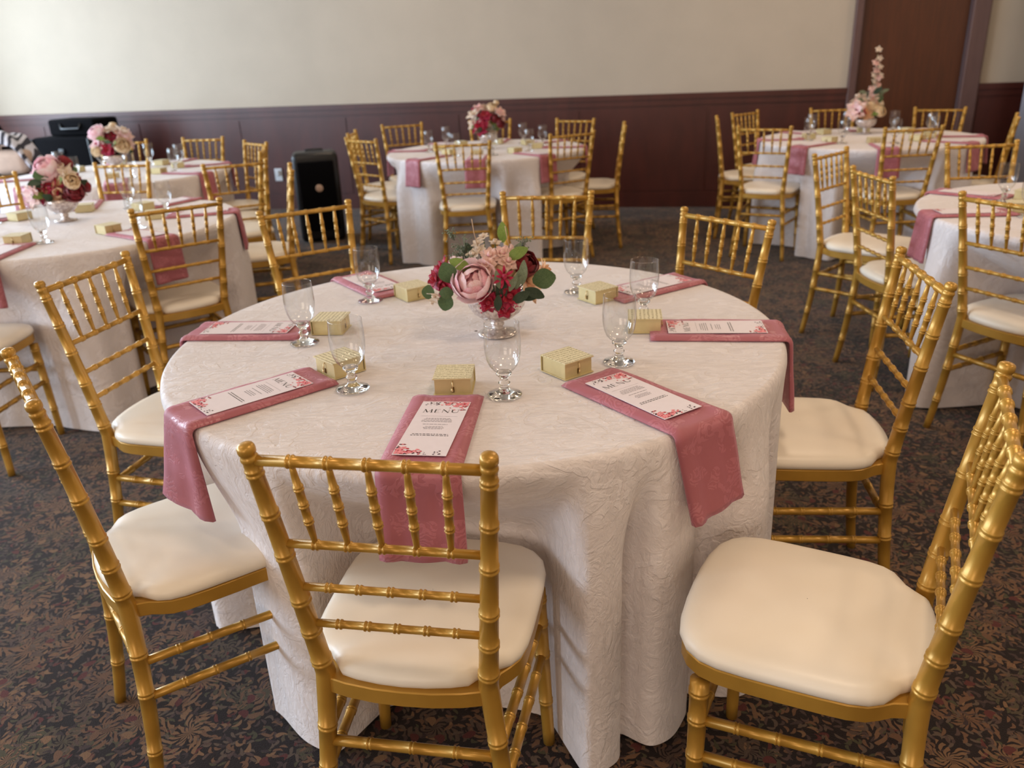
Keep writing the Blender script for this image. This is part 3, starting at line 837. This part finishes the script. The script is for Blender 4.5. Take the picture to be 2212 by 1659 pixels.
def setting(tc, ang, names, drop=.18, seed=1, far=False, glass=None, boxp=None, boxrot=None, wd=.145, skew=0.0, card_off=(0, 0, 0), only=None, groups=None, twist=0.0, sway=0.0):
    a = radians(ang); rz = a + pi / 2
    key = (round(drop, 3), seed, wd, skew, twist, sway)
    if key not in napN: napN[key] = napkin_mesh(drop, seed, wd, skew=skew, twist=twist, sway=sway)
    e = (tc[0] + (TR - .004) * cos(a), tc[1] + (TR - .004) * sin(a))
    o = link('napkin', napN[key]); o.location = (e[0], e[1], ZC_); o.rotation_euler = (0, 0, rz)
    tag(o, names[0], 'napkin', groups[0])
    rc = .609 - card_off[1]
    t = empty('menu_card', (tc[0] + rc * cos(a) - card_off[0] * sin(a), tc[1] + rc * sin(a) + card_off[0] * cos(a), ZC_ + .0105), rz + card_off[2], names[1], 'menu card', groups[1])
    for nm, me in (CARD if not far else CARD[:1] + CARD[4:5]):
        p_ = link(nm if nm != 'chef_lines' else 'menu_lines', me, t)
        if nm.startswith('printed') or nm.endswith('lines'): p_['kind'] = 'stuff'
    if glass:
        t = empty('water_goblet', (glass[0], glass[1], ZC_), a, names[2], 'glass', groups[2])
        link('bowl', GOB[0], t); link('stem_and_foot', GOB[1], t)
    if boxp:
        t = empty('favour_box', (boxp[0], boxp[1], ZC_), radians(boxrot), names[3], 'gift box', groups[3])
        for nm, me in BOX: link(nm, me, t)
T0 = TABLES['M0']
GR0 = ('rose napkins on the nearest table', 'menu cards on the nearest table', 'water goblets on the nearest table', 'gold favour boxes on the nearest table')
for ang, drop, seed, gl, bx, br, wd, sk, co_, nm in (
    (-96, .155, 11, (-.016, 1.548), (-.122, 1.598), -3, .150, .001, (0, 0, -.05), ('rose napkin behind the front chair back', 'menu card above the front chair, MENU heading upright to us', 'water goblet in front, right of the foremost gold box', 'gold favour box at the head of the front napkin')),
    (-140, .185, 12, (-.344, 1.619), (-.392, 1.733), -47, .146, .012, (0, .0, 0), ('pink napkin hanging over the left front of the nearest table', 'menu card slanting on the left front napkin', 'water goblet in front of the favour box at the left front', 'gold favour box partly behind the left front goblet')),
    (173, .16, 13, (-.52, 1.946), (-.469, 2.044), 83, .15, 0, (.0, 0, .02), ('rose napkin at the left side of the nearest table', 'menu card on the napkin at the left side', 'water goblet standing over the left side napkin end', 'gold favour box right of the left side goblet')),
    (124, .16, 14, (-.407, 2.313), (-.283, 2.336), 34, .145, 0, (.0, 0, 0), ('rose napkin at the far left of the nearest table', 'menu card on the far left napkin', 'water goblet at the far left with chair behind it', 'pale gold favour box left of the centre flowers')),
    (33, .16, 15, (.202, 2.307), (.254, 2.226), -57, .145, 0, (.0, 0, 0), ('rose napkin at the far right of the nearest table', 'menu card on the far right napkin with pink corner blossoms', 'water goblet right behind the flowers, before the rear chair', 'pale gold favour box right of the centre flowers')),
    (-8.5, .18, 16, (.352, 2.022), (.343, 1.944), 82, .160, .01, (0, .005, .02), ('rose napkin at the right side, its end falling by the right chair', 'menu card read sideways on the right side napkin', 'water goblet behind another goblet at the right', 'gold favour box behind the stem of the right front goblet')),
    (-55, .175, 17, (.244, 1.709), (.124, 1.668), 36, .154, -.01, (0, .006, -.03), ('rose napkin hanging broadly over the right front of the cloth', 'menu card slanting on the right front napkin', 'water goblet above the right front napkin', 'gold favour box with ribbon pull left of the right front napkin'))):
    setting(T0, ang, nm, drop, seed, glass=gl, boxp=bx, boxrot=br, wd=wd, skew=sk, card_off=co_, groups=GR0, twist=.022 if ang == -140 else 0.0, sway=.035 if ang == -55 else 0.0)
FAR = dict(A=('the left table', [-140, -88, -36, 14, 62, 108, 152]), B=('the far left table', [-115, -68, -21, 25, 70, 115, 160, -160]),
           C=('the centre back table', [-132, -95, -55, -10, 35, 80, 125, 170]), D=('the right back table', [170, -147, -103, -55, -18, 30, 75, 120]),
           E=('the right edge table', [174, 128, -138, -105, -60, -10, 35, 80]))
def word(ang):
    a = ang % 360
    return ['right', 'far right', 'far', 'far left', 'left', 'near left', 'near', 'near right'][int(((a + 22.5) % 360) // 45)]
for kx, (tn, angs) in FAR.items():
    tc = TABLES[kx]; used = set(); rr = random.Random(ord(kx))
    for i, ang in enumerate(angs):
        wd_ = word(ang)
        if wd_ in used: wd_ = wd_ + ' extra'
        used.add(wd_); a = radians(ang)
        jr = rr.uniform(-.02, .02)
        g_ = (tc[0] + .44 * cos(a + .22), tc[1] + .44 * sin(a + .22)); b_ = (tc[0] + (.40 + jr) * cos(a - .06), tc[1] + (.40 + jr) * sin(a - .06))
        nm = ('pink napkin over the %s edge of %s' % (wd_, tn), 'menu card at the %s place of %s' % (wd_, tn), 'clear goblet at the %s place of %s' % (wd_, tn), 'small gold box at the %s place of %s' % (wd_, tn))
        setting(tc, ang, nm, .17, 20 + i % 4, True, g_, b_, ang + 90 + rr.uniform(-8, 8), groups=tuple(s_ + tn for s_ in ('napkins on ', 'menu cards on ', 'goblets on ', 'favour boxes on ')))

# ------------------------------------------------------------------ flowers
def petal_mesh(mat, name='petal', L=1.0, W=.9, cup=.6, curl=.25, ruffle=.0, nu=7, nv=7, seed=0):
    """unit petal: base at origin, grows along +z, opens toward +y (outside), cupped"""
    rows = []
    for j in range(nv):
        t = j / (nv - 1); wid = W * (.42 + .58 * min(1, t / .5)) * sqrt(max(.02, 1 - (max(0, t - .5) / .505) ** 2))
        row = []
        for i in range(nu):
            u = i / (nu - 1) * 2 - 1; x = u * wid / 2
            y = .45 * sin(t * pi * .55) * L - cup * (u * u) * wid * .35 + curl * max(0, t - .65) ** 1.2 * 1.5 + ruffle * sin(u * 7 + seed) * t
            z = L * t * (1 - .06 * u * u * t) + ruffle * .6 * cos(u * 9 + seed) * t
            row.append(Vector((x, y, z)))
        rows.append(row)
    b = MB(); b.grid(rows); me = b.mesh(name, mat, fix=False)
    return me
def ball_petal(mat, Rr, top, half, flare=0.0, nu=9, nv=9):
    rows = []
    for j in range(nv):
        t = j / (nv - 1); row = []
        for i in range(nu):
            u = i / (nu - 1) * 2 - 1
            te = top * (1 - .30 * u ** 4) - 5 * (1 - abs(u)) * .6
            el = radians(-80 + (te + 80) * t); az = radians(half * u * (1 - .25 * max(0, t - .7) / .3))
            r = Rr * (1 + flare * max(0, t - .45) ** 1.5 + .02 * sin(u * 6) * t) * (1 + .05 * u * u * 0 + .04 * u)
            row.append(Vector((r * sin(az) * cos(el), r * cos(az) * cos(el), .5 + r * sin(el) + flare * .05 * t)))
        rows.append(row)
    b = MB(); b.grid(rows); return b.mesh('petal', mat, fix=False)
PM = {}
def pm(matk, kind):
    k = (matk, kind)
    if k not in PM:
        if kind == 'in': PM[k] = petal_mesh(M[matk], cup=1.0, curl=-.55, W=.85)
        elif kind == 'b0': PM[k] = ball_petal(M[matk], .34, 84, 75)
        elif kind == 'b1': PM[k] = ball_petal(M[matk], .42, 70, 62)
        elif kind == 'b2': PM[k] = ball_petal(M[matk], .48, 54, 56)
        elif kind == 'b3': PM[k] = ball_petal(M[matk], .54, 34, 52, .12)
        elif kind == 'b4': PM[k] = ball_petal(M[matk], .60, 12, 46, .35)
        elif kind == 'out': PM[k] = petal_mesh(M[matk], cup=.75, curl=.15, W=1.0, ruffle=.03)
        elif kind == 'open': PM[k] = petal_mesh(M[matk], cup=.4, curl=.45, W=.75, ruffle=.05)
        elif kind == 'ruf': PM[k] = petal_mesh(M[matk], cup=.3, curl=.5, W=.95, ruffle=.12)
    return PM[k]
def bloom_spec(kind):
    # rings: (count, tilt deg, length, kind of petal, material)
    return dict(
        peony=[(3, 0, 1.0, 'b0', 'peony'), (4, 2, 1.0, 'b1', 'peonyw'), (4, 3, 1.0, 'b2', 'peony'), (5, 3, 1.0, 'b3', 'peonyw'), (5, 6, 1.0, 'b4', 'peonyw')],
        cream=[(3, 0, 1.0, 'b0', 'cream'), (4, 2, 1.0, 'b1', 'cream'), (5, 3, 1.0, 'b2', 'cream'), (5, 4, 1.0, 'b3', 'cream')],
        redrose=[(3, 0, 1.0, 'b0', 'deepred'), (4, 2, 1.0, 'b1', 'deepred'), (4, 3, 1.0, 'b2', 'deepred'), (5, 4, 1.0, 'b3', 'deepred')],
        red=[(4, 18, .8, 'ruf', 'redp'), (6, 48, 1.0, 'ruf', 'magenta'), (5, 80, .9, 'ruf', 'redp')],
        blush=[(4, 18, .8, 'ruf', 'peonyw'), (6, 50, 1.0, 'ruf', 'blush')],
        small=[(4, 22, .8, 'ruf', 'blush'), (6, 58, 1.0, 'ruf', 'blush'), (2, 5, .6, 'in', 'peony')],
        white=[(3, 10, .8, 'in', 'white_f'), (5, 45, 1.0, 'open', 'white_f')],
        peach=[(3, 12, .85, 'in', 'peach'), (6, 46, 1.1, 'open', 'peach')],
        spike=[(7, 25, .9, 'thin', 'magenta'), (8, 62, 1.0, 'thin', 'magenta'), (3, 5, .8, 'thin', 'deepred')])[kind]
PM_THIN = {}
def bloom(kind, loc, size, parent, aim, rnd, joined=False, name=None):
    """aim: direction the bloom faces"""
    aim = Vector(aim).normalized(); q = Vector((0, 0, 1)).rotation_difference(aim)
    corem = bloom_spec(kind)[0][4]
    nm = name or dict(peony='peony', cream='ranunculus', redrose='rose', red='carnation', blush='carnation', small='alstroemeria', white='stock_blossom', peach='lily', spike='spray_flower')[kind]
    inst = []
    for (n, tilt, ln, pk, mk) in bloom_spec(kind):
        if pk == 'thin':
            if mk not in PM_THIN: PM_THIN[mk] = petal_mesh(M[mk], cup=.2, curl=.2, W=.28, nu=3)
            me = PM_THIN[mk]
        else: me = pm(mk, pk)
        ph = rnd.uniform(0, 6)
        for i in range(n):
            a = ph + 2 * pi * i / n + rnd.uniform(-.15, .15)
            mt = Matrix.Rotation(a, 4, 'Z') @ Matrix.Rotation(-radians(tilt + rnd.uniform(-5, 5)), 4, 'X') @ Matrix.Scale(size * ln * rnd.uniform(.92, 1.06), 4)
            inst.append((me, mt))
    # sink petals so that the bloom centres on loc
    sh = Matrix.Translation((0, 0, -size * .5))
    if joined:
        b = MB(); mats = []
        for me, mt in inst:
            mm = me.materials[0]
            if mm not in mats: mats.append(mm)
            b.cur = mats.index(mm); T_ = sh @ mt
            b.add([T_ @ v.co for v in me.vertices], [tuple(p.vertices) for p in me.polygons])
        o = b.build(nm, mats, parent, fix=False)
        o.location = loc; o.rotation_mode = 'QUATERNION'; o.rotation_quaternion = q
        return o
    b = MB(); b.lathe([(.001, -.42 * size), (.18 * size, -.38 * size), (.25 * size, -.15 * size), (.22 * size, .08 * size), (.001, .2 * size)], 12)
    o = b.build(nm, M[corem], parent); o.location = loc; o.rotation_mode = 'QUATERNION'; o.rotation_quaternion = q
    for me, mt in inst:
        p = link('petal', me, o); p.matrix_local = sh @ mt
    return o
def leaf_mesh(mat, W=.9, pts=9):
    rows = []
    for j in range(pts):
        t = j / (pts - 1); wid = W * sin(pi * min(1, .04 + t * .93)) ** .75
        rows.append([Vector((u * wid / 2, .06 * abs(u) * wid + .10 * sin(t * pi) - .05, t)) for u in (-1, -.5, 0, .5, 1)])
    b = MB(); b.grid(rows); return b.mesh('leaf', mat, fix=False)
LEAF = {k: leaf_mesh(M[k], W) for k, W in (('leaf', .88), ('leafdark', .5), ('leaflight', .52), ('leafgrey', .36))}
def leaf(kind, base, tip, parent, up=(0, -1, .4), scale=None):
    base, tip = Vector(base), Vector(tip); d = tip - base; L = d.length; z = d.normalized(); y = Vector(up); y = (y - z * y.dot(z)).normalized(); x = y.cross(z)
    o = link('leaf', LEAF[kind], parent)
    mt = Matrix(((x.x, y.x, z.x, base.x), (x.y, y.y, z.y, base.y), (x.z, y.z, z.z, base.z), (0, 0, 0, 1)))
    o.matrix_local = mt @ Matrix.Scale(L, 4)
    return o
def vase(loc, label, sc_=1.0):
    t = empty('footed_bowl_vase', loc, 0, label, 'vase', 'footed bowls holding flowers'); t.scale = (sc_,) * 3
    def rib(a, r, z): return 1 + (.022 * (abs(sin(a * 12)) - .5) if z > .035 and r > .03 else 0)
    b = MB(); b.lathe([(.004, .034), (.02, .036), (.04, .044), (.058, .058), (.069, .074), (.0745, .092), (.074, .106), (.0715, .107), (.071, .092), (.066, .077), (.055, .062), (.038, .049), (.018, .042), (.001, .041)], 96, rib=rib)
    link('bowl', b.mesh('bowl', M['mercury']), t)
    b = MB(); b.lathe([(.001, .0), (.046, 0), (.051, .0015), (.051, .004), (.044, .0075), (.024, .0125), (.015, .016), (.0135, .021), (.0175, .025), (.0175, .030), (.014, .034), (.0165, .037), (.001, .037)], 32)
    link('stem_and_foot', b.mesh('stem_and_foot', M['mercury']), t)
    return t
VC = (-.03, 1.957)
vase((VC[0], VC[1], ZC_), 'ribbed silvery footed bowl at the middle of the nearest table')
ARR = [('peony',-0.052,-0.072,0.157,0.046), ('cream',0.028,-0.012,0.171,0.036), ('redrose',0.076,0.0,0.177,0.032), ('small',-0.010,-0.027,0.213,0.019), ('small',0.021,-0.017,0.215,0.019), ('small',0.037,-0.037,0.199,0.018), ('small',-0.019,-0.047,0.197,0.016), ('small',0.051,0.013,0.210,0.02), ('white',-0.041,0.013,0.235,0.013), ('white',-0.026,0.023,0.249,0.012), ('white',-0.053,-0.007,0.213,0.015), ('white',-0.039,0.003,0.222,0.014), ('white',0.004,0.023,0.233,0.012), ('red',-0.153,-0.037,0.160,0.022), ('red',-0.145,0.043,0.168,0.022), ('red',-0.129,-0.057,0.135,0.018), ('blush',-0.109,-0.007,0.187,0.02), ('red',-0.019,-0.082,0.105,0.019), ('red',0.035,-0.082,0.120,0.022), ('red',0.022,-0.077,0.083,0.018), ('spike',0.024,-0.097,0.173,0.02), ('peach',0.098,0.0,0.138,0.036), ('peach',0.133,0.043,0.152,0.018)]
arr = empty('flower_arrangement', (VC[0], VC[1], ZC_), 0, 'mixed bouquet with a large pink peony in the nearest footed bowl', 'flowers', 'table bouquets')
rf = random.Random(12)
for kind, x, y, z, s_ in ARR:
    aim = Vector((x, y - .06, (z - .10) * .9))
    if kind == 'peony': aim = Vector((-.12, -.8, .55))
    f = bloom(kind, (x, y, z), s_ * (1.68 if kind == 'peony' else 1.9 if kind in ('cream', 'redrose') else 1.3), arr, aim, rf)
    b = MB(); p0 = Vector((x, y, z)) - aim.normalized() * s_ * .5; p1 = Vector((x * .35, y * .35, .09))
    b.tube([p0, (p0 + p1) / 2 + Vector((0, 0, .005)), p1], .0016, 6); b.build('stem', M['stem'], arr)
for kind, cx, cy, cz, r, ax in (('leaf', .120, -.027, .144, .029, (1, 0, .15)), ('leaf', -.113, -.057, .177, .026, (-.3, 0, 1)), ('leaf', -.163, -.057, .131, .018, (-.2, 0, -1)), ('leaf', -.121, -.072, .108, .022, (-.3, 0, -1)), ('leaf', -.118, -.075, .132, .017, (-1, 0, .1)),
        ('leaflight', -.082, -.047, .193, .028, (1, 0, -.5)), ('leaflight', .057, -.027, .210, .028, (1, 0, .45)), ('leaflight', .023, .063, .244, .026, (0, 0, 1)),
        ('leafgrey', .056, -.077, .159, .026, (.25, 0, 1)), ('leafgrey', .068, -.077, .174, .030, (.1, 0, 1)), ('leafgrey', .007, -.087, .162, .022, (-.15, 0, 1)), ('leafdark', .087, -.057, .112, .026, (1, 0, .3)), ('leafdark', .095, -.06, .118, .026, (.8, 0, -.4)),
        ('leafgrey', .043, -.087, .152, .022, (.5, 0, 1)), ('leafdark', .005, -.087, .105, .02, (.1, 0, 1)), ('leafdark', .06, -.08, .115, .025, (1, 0, .6)), ('leafdark', -.02, -.06, .13, .025, (.3, 0, 1)), ('leafdark', .015, -.075, .13, .028, (.2, 0, 1)), ('leafdark', -.09, -.03, .15, .03, (-.6, 0, .6)), ('leafgrey', .05, .02, .20, .03, (.6, 0, .9)), ('leafdark', .04, .03, .19, .03, (.1, 0, 1)), ('leafdark', -.06, .03, .2, .03, (-.3, 0, 1))):
    d = Vector(ax).normalized() * r; c0 = Vector((cx, cy, cz))
    leaf(kind, c0 - d, c0 + d, arr, (0, -1, .35))
for (x, y, z, s_) in ((-.076, .023, .227, .03), (-.106, .023, .255, .016), (.073, .043, .220, .018), (-.063, -.007, .197, .02), (-.085, .01, .21, .022)):
    b = MB()
    for i in range(26):
        p = Vector((x, y, z)) + Vector((rf.gauss(0, .5), rf.gauss(0, .5), rf.gauss(0, .5))) * s_
        b.tube([(x * .9, y, z - s_ * 1.1), ((x + p.x) / 2, (y + p.y) / 2, (z + p.z) / 2 + .002), p], [.0007, .0006, .0004], 4)
        b.lathe([(.0002, -.0022), (.0018, -.001), (.002, .0005), (.0002, .0022)], 6, Matrix.Translation(p))
    o = b.build('filler_sprig', M['leafgrey'], arr); o['kind'] = 'stuff'
for x, z0, z1, y in ((-.050, .22, .292, .003), (.03, .2, .262, .05)):
    b = MB(); b.tube([(x + .012, y, z0), (x + .004, y, (z0 + z1) / 2), (x, y, z1)], [.0012, .001, .0012], 6); b.build('twig', M['twig'], arr)
for x, y, z, s_ in ((-.149, -.067, .122, .011), (-.156, -.067, .106, .009), (-.140, -.067, .112, .008)):
    bloom('white', (x, y, z), s_ * 1.5, arr, (-.3, -.2, -1), rf, name='bell_flower')
# red berry stem group at the mouth of the bowl
for (x, y, z) in ((.045, -.095, .10), (-.035, -.09, .095)):
    b = MB()
    for i in range(14):
        b.lathe([(.0002, -.002), (.0022, 0), (.0002, .002)], 7, Matrix.Translation((x + rf.gauss(0, .006), y + rf.gauss(0, .004), z + rf.gauss(0, .006))))
    o = b.build('berry_cluster', M['magenta'], arr); o['kind'] = 'stuff'

def far_arrangement(tc, label_v, label_f, seed, palette, tall=0, sc_=1.0):
    rr = random.Random(seed)
    vase((tc[0], tc[1], ZC_), label_v, 1.0)
    t = empty('flower_arrangement', (tc[0], tc[1], ZC_), 0, label_f, 'flowers', 'table bouquets')
    for i, (kind, x, z, s_) in enumerate(palette):
        y = -.05 + rr.uniform(-.02, .02) if z < .2 else rr.uniform(-.03, .03)
        p = Vector((x, y, z)); aim = Vector((x, y - .12, z - .1))
        bloom(kind, p * 1.0, s_ * (1.9 if kind in ('peony', 'cream', 'redrose') else 1.4), t, aim, rr, joined=True)
        bloom(rr.choice([k[0] for k in palette]), Vector((-x * .9 + rr.uniform(-.02, .02), .07, z + .01)), s_ * 1.3, t, Vector((-x, .12, z - .1)), rr, joined=True)
        b = MB(); b.tube([p - aim.normalized() * s_ * .4, Vector((x * .3, y * .3, .09))], .002, 5); b.build('stem', M['stem'], t)
    for i in range(16):
        a = rr.uniform(0, 2 * pi); r = rr.uniform(.03, .09); z = rr.uniform(.11, .23 + tall * .3); d = Vector((cos(a), sin(a) - .3, rr.uniform(-.2, 1.0))).normalized() * .055
        c0 = Vector((r * cos(a), r * sin(a), z)); leaf(rr.choice(['leaf', 'leafgrey', 'leafdark', 'leaflight']), c0 - d * .3, c0 + d, t, (.1, -1, .4))
    if tall:
        for i in range(4):
            x = .03 + i * .016; h = .30 + tall * (1 - i * .2)
            b = MB(); b.tube([(0, 0, .1), (x * .6, 0, .1 + h * .5), (x, 0, h)], .0018, 5); b.build('stem', M['stem'], t)
            for k in range(4):
                bloom('white' if k % 2 else 'small', (x * (.5 + .15 * k), -.01, h * (.55 + .15 * k)), .026, t, (rr.uniform(-.5, .5), -.8, .6), rr, joined=True)
far_arrangement((-2.14, 3.99), 'silvery footed bowl on the left table', 'low bouquet of red, peach and pink roses on the left table', 5,
    [('peony', -.04, .25, .055), ('red', -.02, .185, .04), ('peach', .02, .14, .045), ('redrose', .09, .14, .045), ('red', -.07, .14, .035), ('blush', -.12, .14, .04), ('cream', .10, .19, .035), ('white', .07, .23, .03), ('small', -.09, .2, .03), ('white', .03, .26, .028), ('redrose', .06, .13, .03)])
far_arrangement((-2.84, 6.15), 'silvery footed bowl on the far left table', 'rounded pink and ivory bouquet on the far left table', 6,
    [('peony', -.10, .27, .05), ('peonyw' if False else 'blush', -.11, .20, .05), ('red', .02, .25, .035), ('red', -.01, .16, .04), ('cream', .09, .17, .05), ('blush', .10, .26, .045), ('white', 0, .30, .035), ('cream', -.1, .14, .035), ('small', .05, .21, .035)])
far_arrangement((-.10, 6.53), 'silvery footed bowl on the centre back table', 'bouquet with crimson roses on the centre back table', 7,
    [('red', -.06, .17, .045), ('white', .02, .15, .04), ('redrose', .07, .22, .04), ('red', -.02, .26, .035), ('white', -.11, .20, .04), ('white', -.12, .27, .035), ('cream', .04, .30, .035), ('small', -.07, .32, .03), ('redrose', .1, .18, .03), ('small', .11, .28, .03)])
far_arrangement((2.78, 6.40), 'silvery footed bowl on the right back table', 'tall loose cream and pink bouquet on the right back table', 8,
    [('blush', -.12, .19, .05), ('red', -.08, .17, .025), ('cream', .03, .20, .045), ('white', .06, .26, .045), ('cream', .08, .16, .04), ('white', 0, .26, .035), ('peach', -.02, .15, .035), ('small', -.05, .24, .03)], tall=.30)
far_arrangement((2.55, 3.22), 'silvery footed bowl beyond the right edge', 'bouquet on the table at the right edge', 9,
    [('peony', -.04, .22, .05), ('red', .05, .18, .04), ('cream', .02, .26, .04), ('blush', -.09, .16, .04)])

# ------------------------------------------------------------------ things along the wall
def rounded_box(name, d, r, mat, parent=None, seg=4):
    b = MB(); b.box((0, 0, d[2] / 2), d); o = b.build(name, mat, parent, smooth=True); m_ = o.modifiers.new('bevel', 'BEVEL'); m_.width = r; m_.segments = seg; return o
sp = empty('loudspeaker', (-1.60, 7.14, 0), radians(12), 'black upright loudspeaker cabinet on the carpet against the wainscot', 'loudspeaker')
o = rounded_box('cabinet', (.38, .30, .75), .05, M['black'], sp, 5)
o = rounded_box('grille', (.30, .03, .58), .012, M['blackcloth'], sp, 3); o.location = (0, -.158, .10)
b = MB(); b.lathe([(.001, 0), (.03, 0), (.032, .003), (.028, .006), (.001, .006)], 20, Matrix.Translation((.01, -.172, .46)) @ Matrix.Rotation(pi / 2, 4, 'X')); b.build('badge', M['beige'], sp)
b = MB(); b.tube([(-.07, 0, .74), (-.07, 0, .762), (.07, 0, .762), (.07, 0, .74)], .009, 8); b.build('carry_handle', M['black'], sp)
for i in (-1, 1):
    for j in (-1, 1):
        b = MB(); b.lathe([(.001, 0), (.016, 0), (.016, .01), (.001, .01)], 12, Matrix.Translation((i * .14, j * .11, -.004))); b.build('rubber_foot', M['black'], sp)
ot = empty('wall_outlet', RM @ Vector((-2.44, -.047, .36)), WALL_A, 'white outlet box on the wainscot left of the loudspeaker', 'outlet')
b = MB(); b.box((0, 0, 0), (.085, .012, .13)); bevel(b.build('cover_plate', M['white'], ot, smooth=False), .004)
b = MB(); b.box((0, -.018, .02), (.04, .03, .05)); bevel(b.build('plug', M['white'], ot, smooth=False), .005)
cs = empty('equipment_case', (-4.36, 8.72, 0), WALL_A, 'large black equipment case against the wainscot at the far left', 'case')
o = rounded_box('case_body', (.66, .50, .86), .03, M['blackcloth'], cs)
for sx in (-1, 1):
    o = rounded_box('edge_trim', (.02, .52, .84), .006, M['black'], cs, 2); o.location = (sx * .325, 0, .01)
o = rounded_box('latch', (.06, .02, .05), .004, M['black'], cs, 2); o.location = (0, -.255, .70)
cs = empty('soft_bag', (-4.26, 8.72, .865), WALL_A, 'black bag lying on top of the black equipment case', 'bag')
o = rounded_box('bag_body', (.54, .38, .16), .03, M['blackcloth'], cs)
b = MB(); b.tube([(-.12, -.19, .12), (-.1, -.21, .07), (.1, -.21, .07), (.12, -.19, .12)], .012, 8); b.build('strap', M['black'], cs)
# left edge: a beige tote with a striped scarf on a black stand
st = empty('side_stand', (-4.08, 7.05, 0), 0, 'black stand carrying the beige tote at the left edge', 'stand')
o = rounded_box('stand_top', (.55, .45, .04), .01, M['black'], st); o.location = (0, 0, .64)
for i in (-1, 1):
    for j in (-1, 1):
        b = MB(); b.tube([(i * .24, j * .19, .65), (i * .24, j * .19, 0)], .014, 8); b.build('leg', M['black'], st)
bg = empty('tote_bag', (-4.05, 6.99, .681), 0, 'beige rounded tote bag on the stand at the left edge', 'bag')
o = rounded_box('bag_body', (.28, .2, .20), .06, M['beige'], bg, 5)
b = MB(); b.tube([(-.08, -.02, .17), (-.07, -.03, .235), (.07, -.03, .235), (.08, -.02, .17)], .008, 8); b.build('handle', M['beige'], bg)
b = MB(); rows = []
for j in range(16):
    t = j / 15; row = []
    for i in range(14):
        u = i / 13 * 2 - 1
        x = -.22 + .47 * t + .02 * sin(u * 4); hump = .20 + .10 * exp(-((t - .35) / .35) ** 2)
        z = hump * (1 - .0 * t) - .85 * max(0, t - .62) ** 1.1 + .02 * sin(u * 5 + t * 7) - .12 * max(0, abs(u) - .6)
        row.append(Vector((x, u * .14 + .02, z + .01)))
    rows.append(row)
b.grid(rows); o = b.build('striped_scarf', M['stripe'], fix=False); o.location = (-4.06, 7.0, .695); so = o.modifiers.new('solid', 'SOLIDIFY'); so.thickness = .012
tag(o, 'black and white striped scarf draped over the beige tote', 'scarf')
hb = empty('black_coat', (-4.30, 7.19, .681), 0, 'black peaked bundle behind the striped scarf at the left edge', 'coat')
b = MB(); b.lathe([(.001, 0), (.16, 0), (.15, .12), (.11, .28), (.05, .42), (.015, .47), (.001, .475)], 20, rib=lambda a, r, z: 1 + .12 * sin(a * 5)); b.build('folded_cloth', M['blackcloth'], hb)
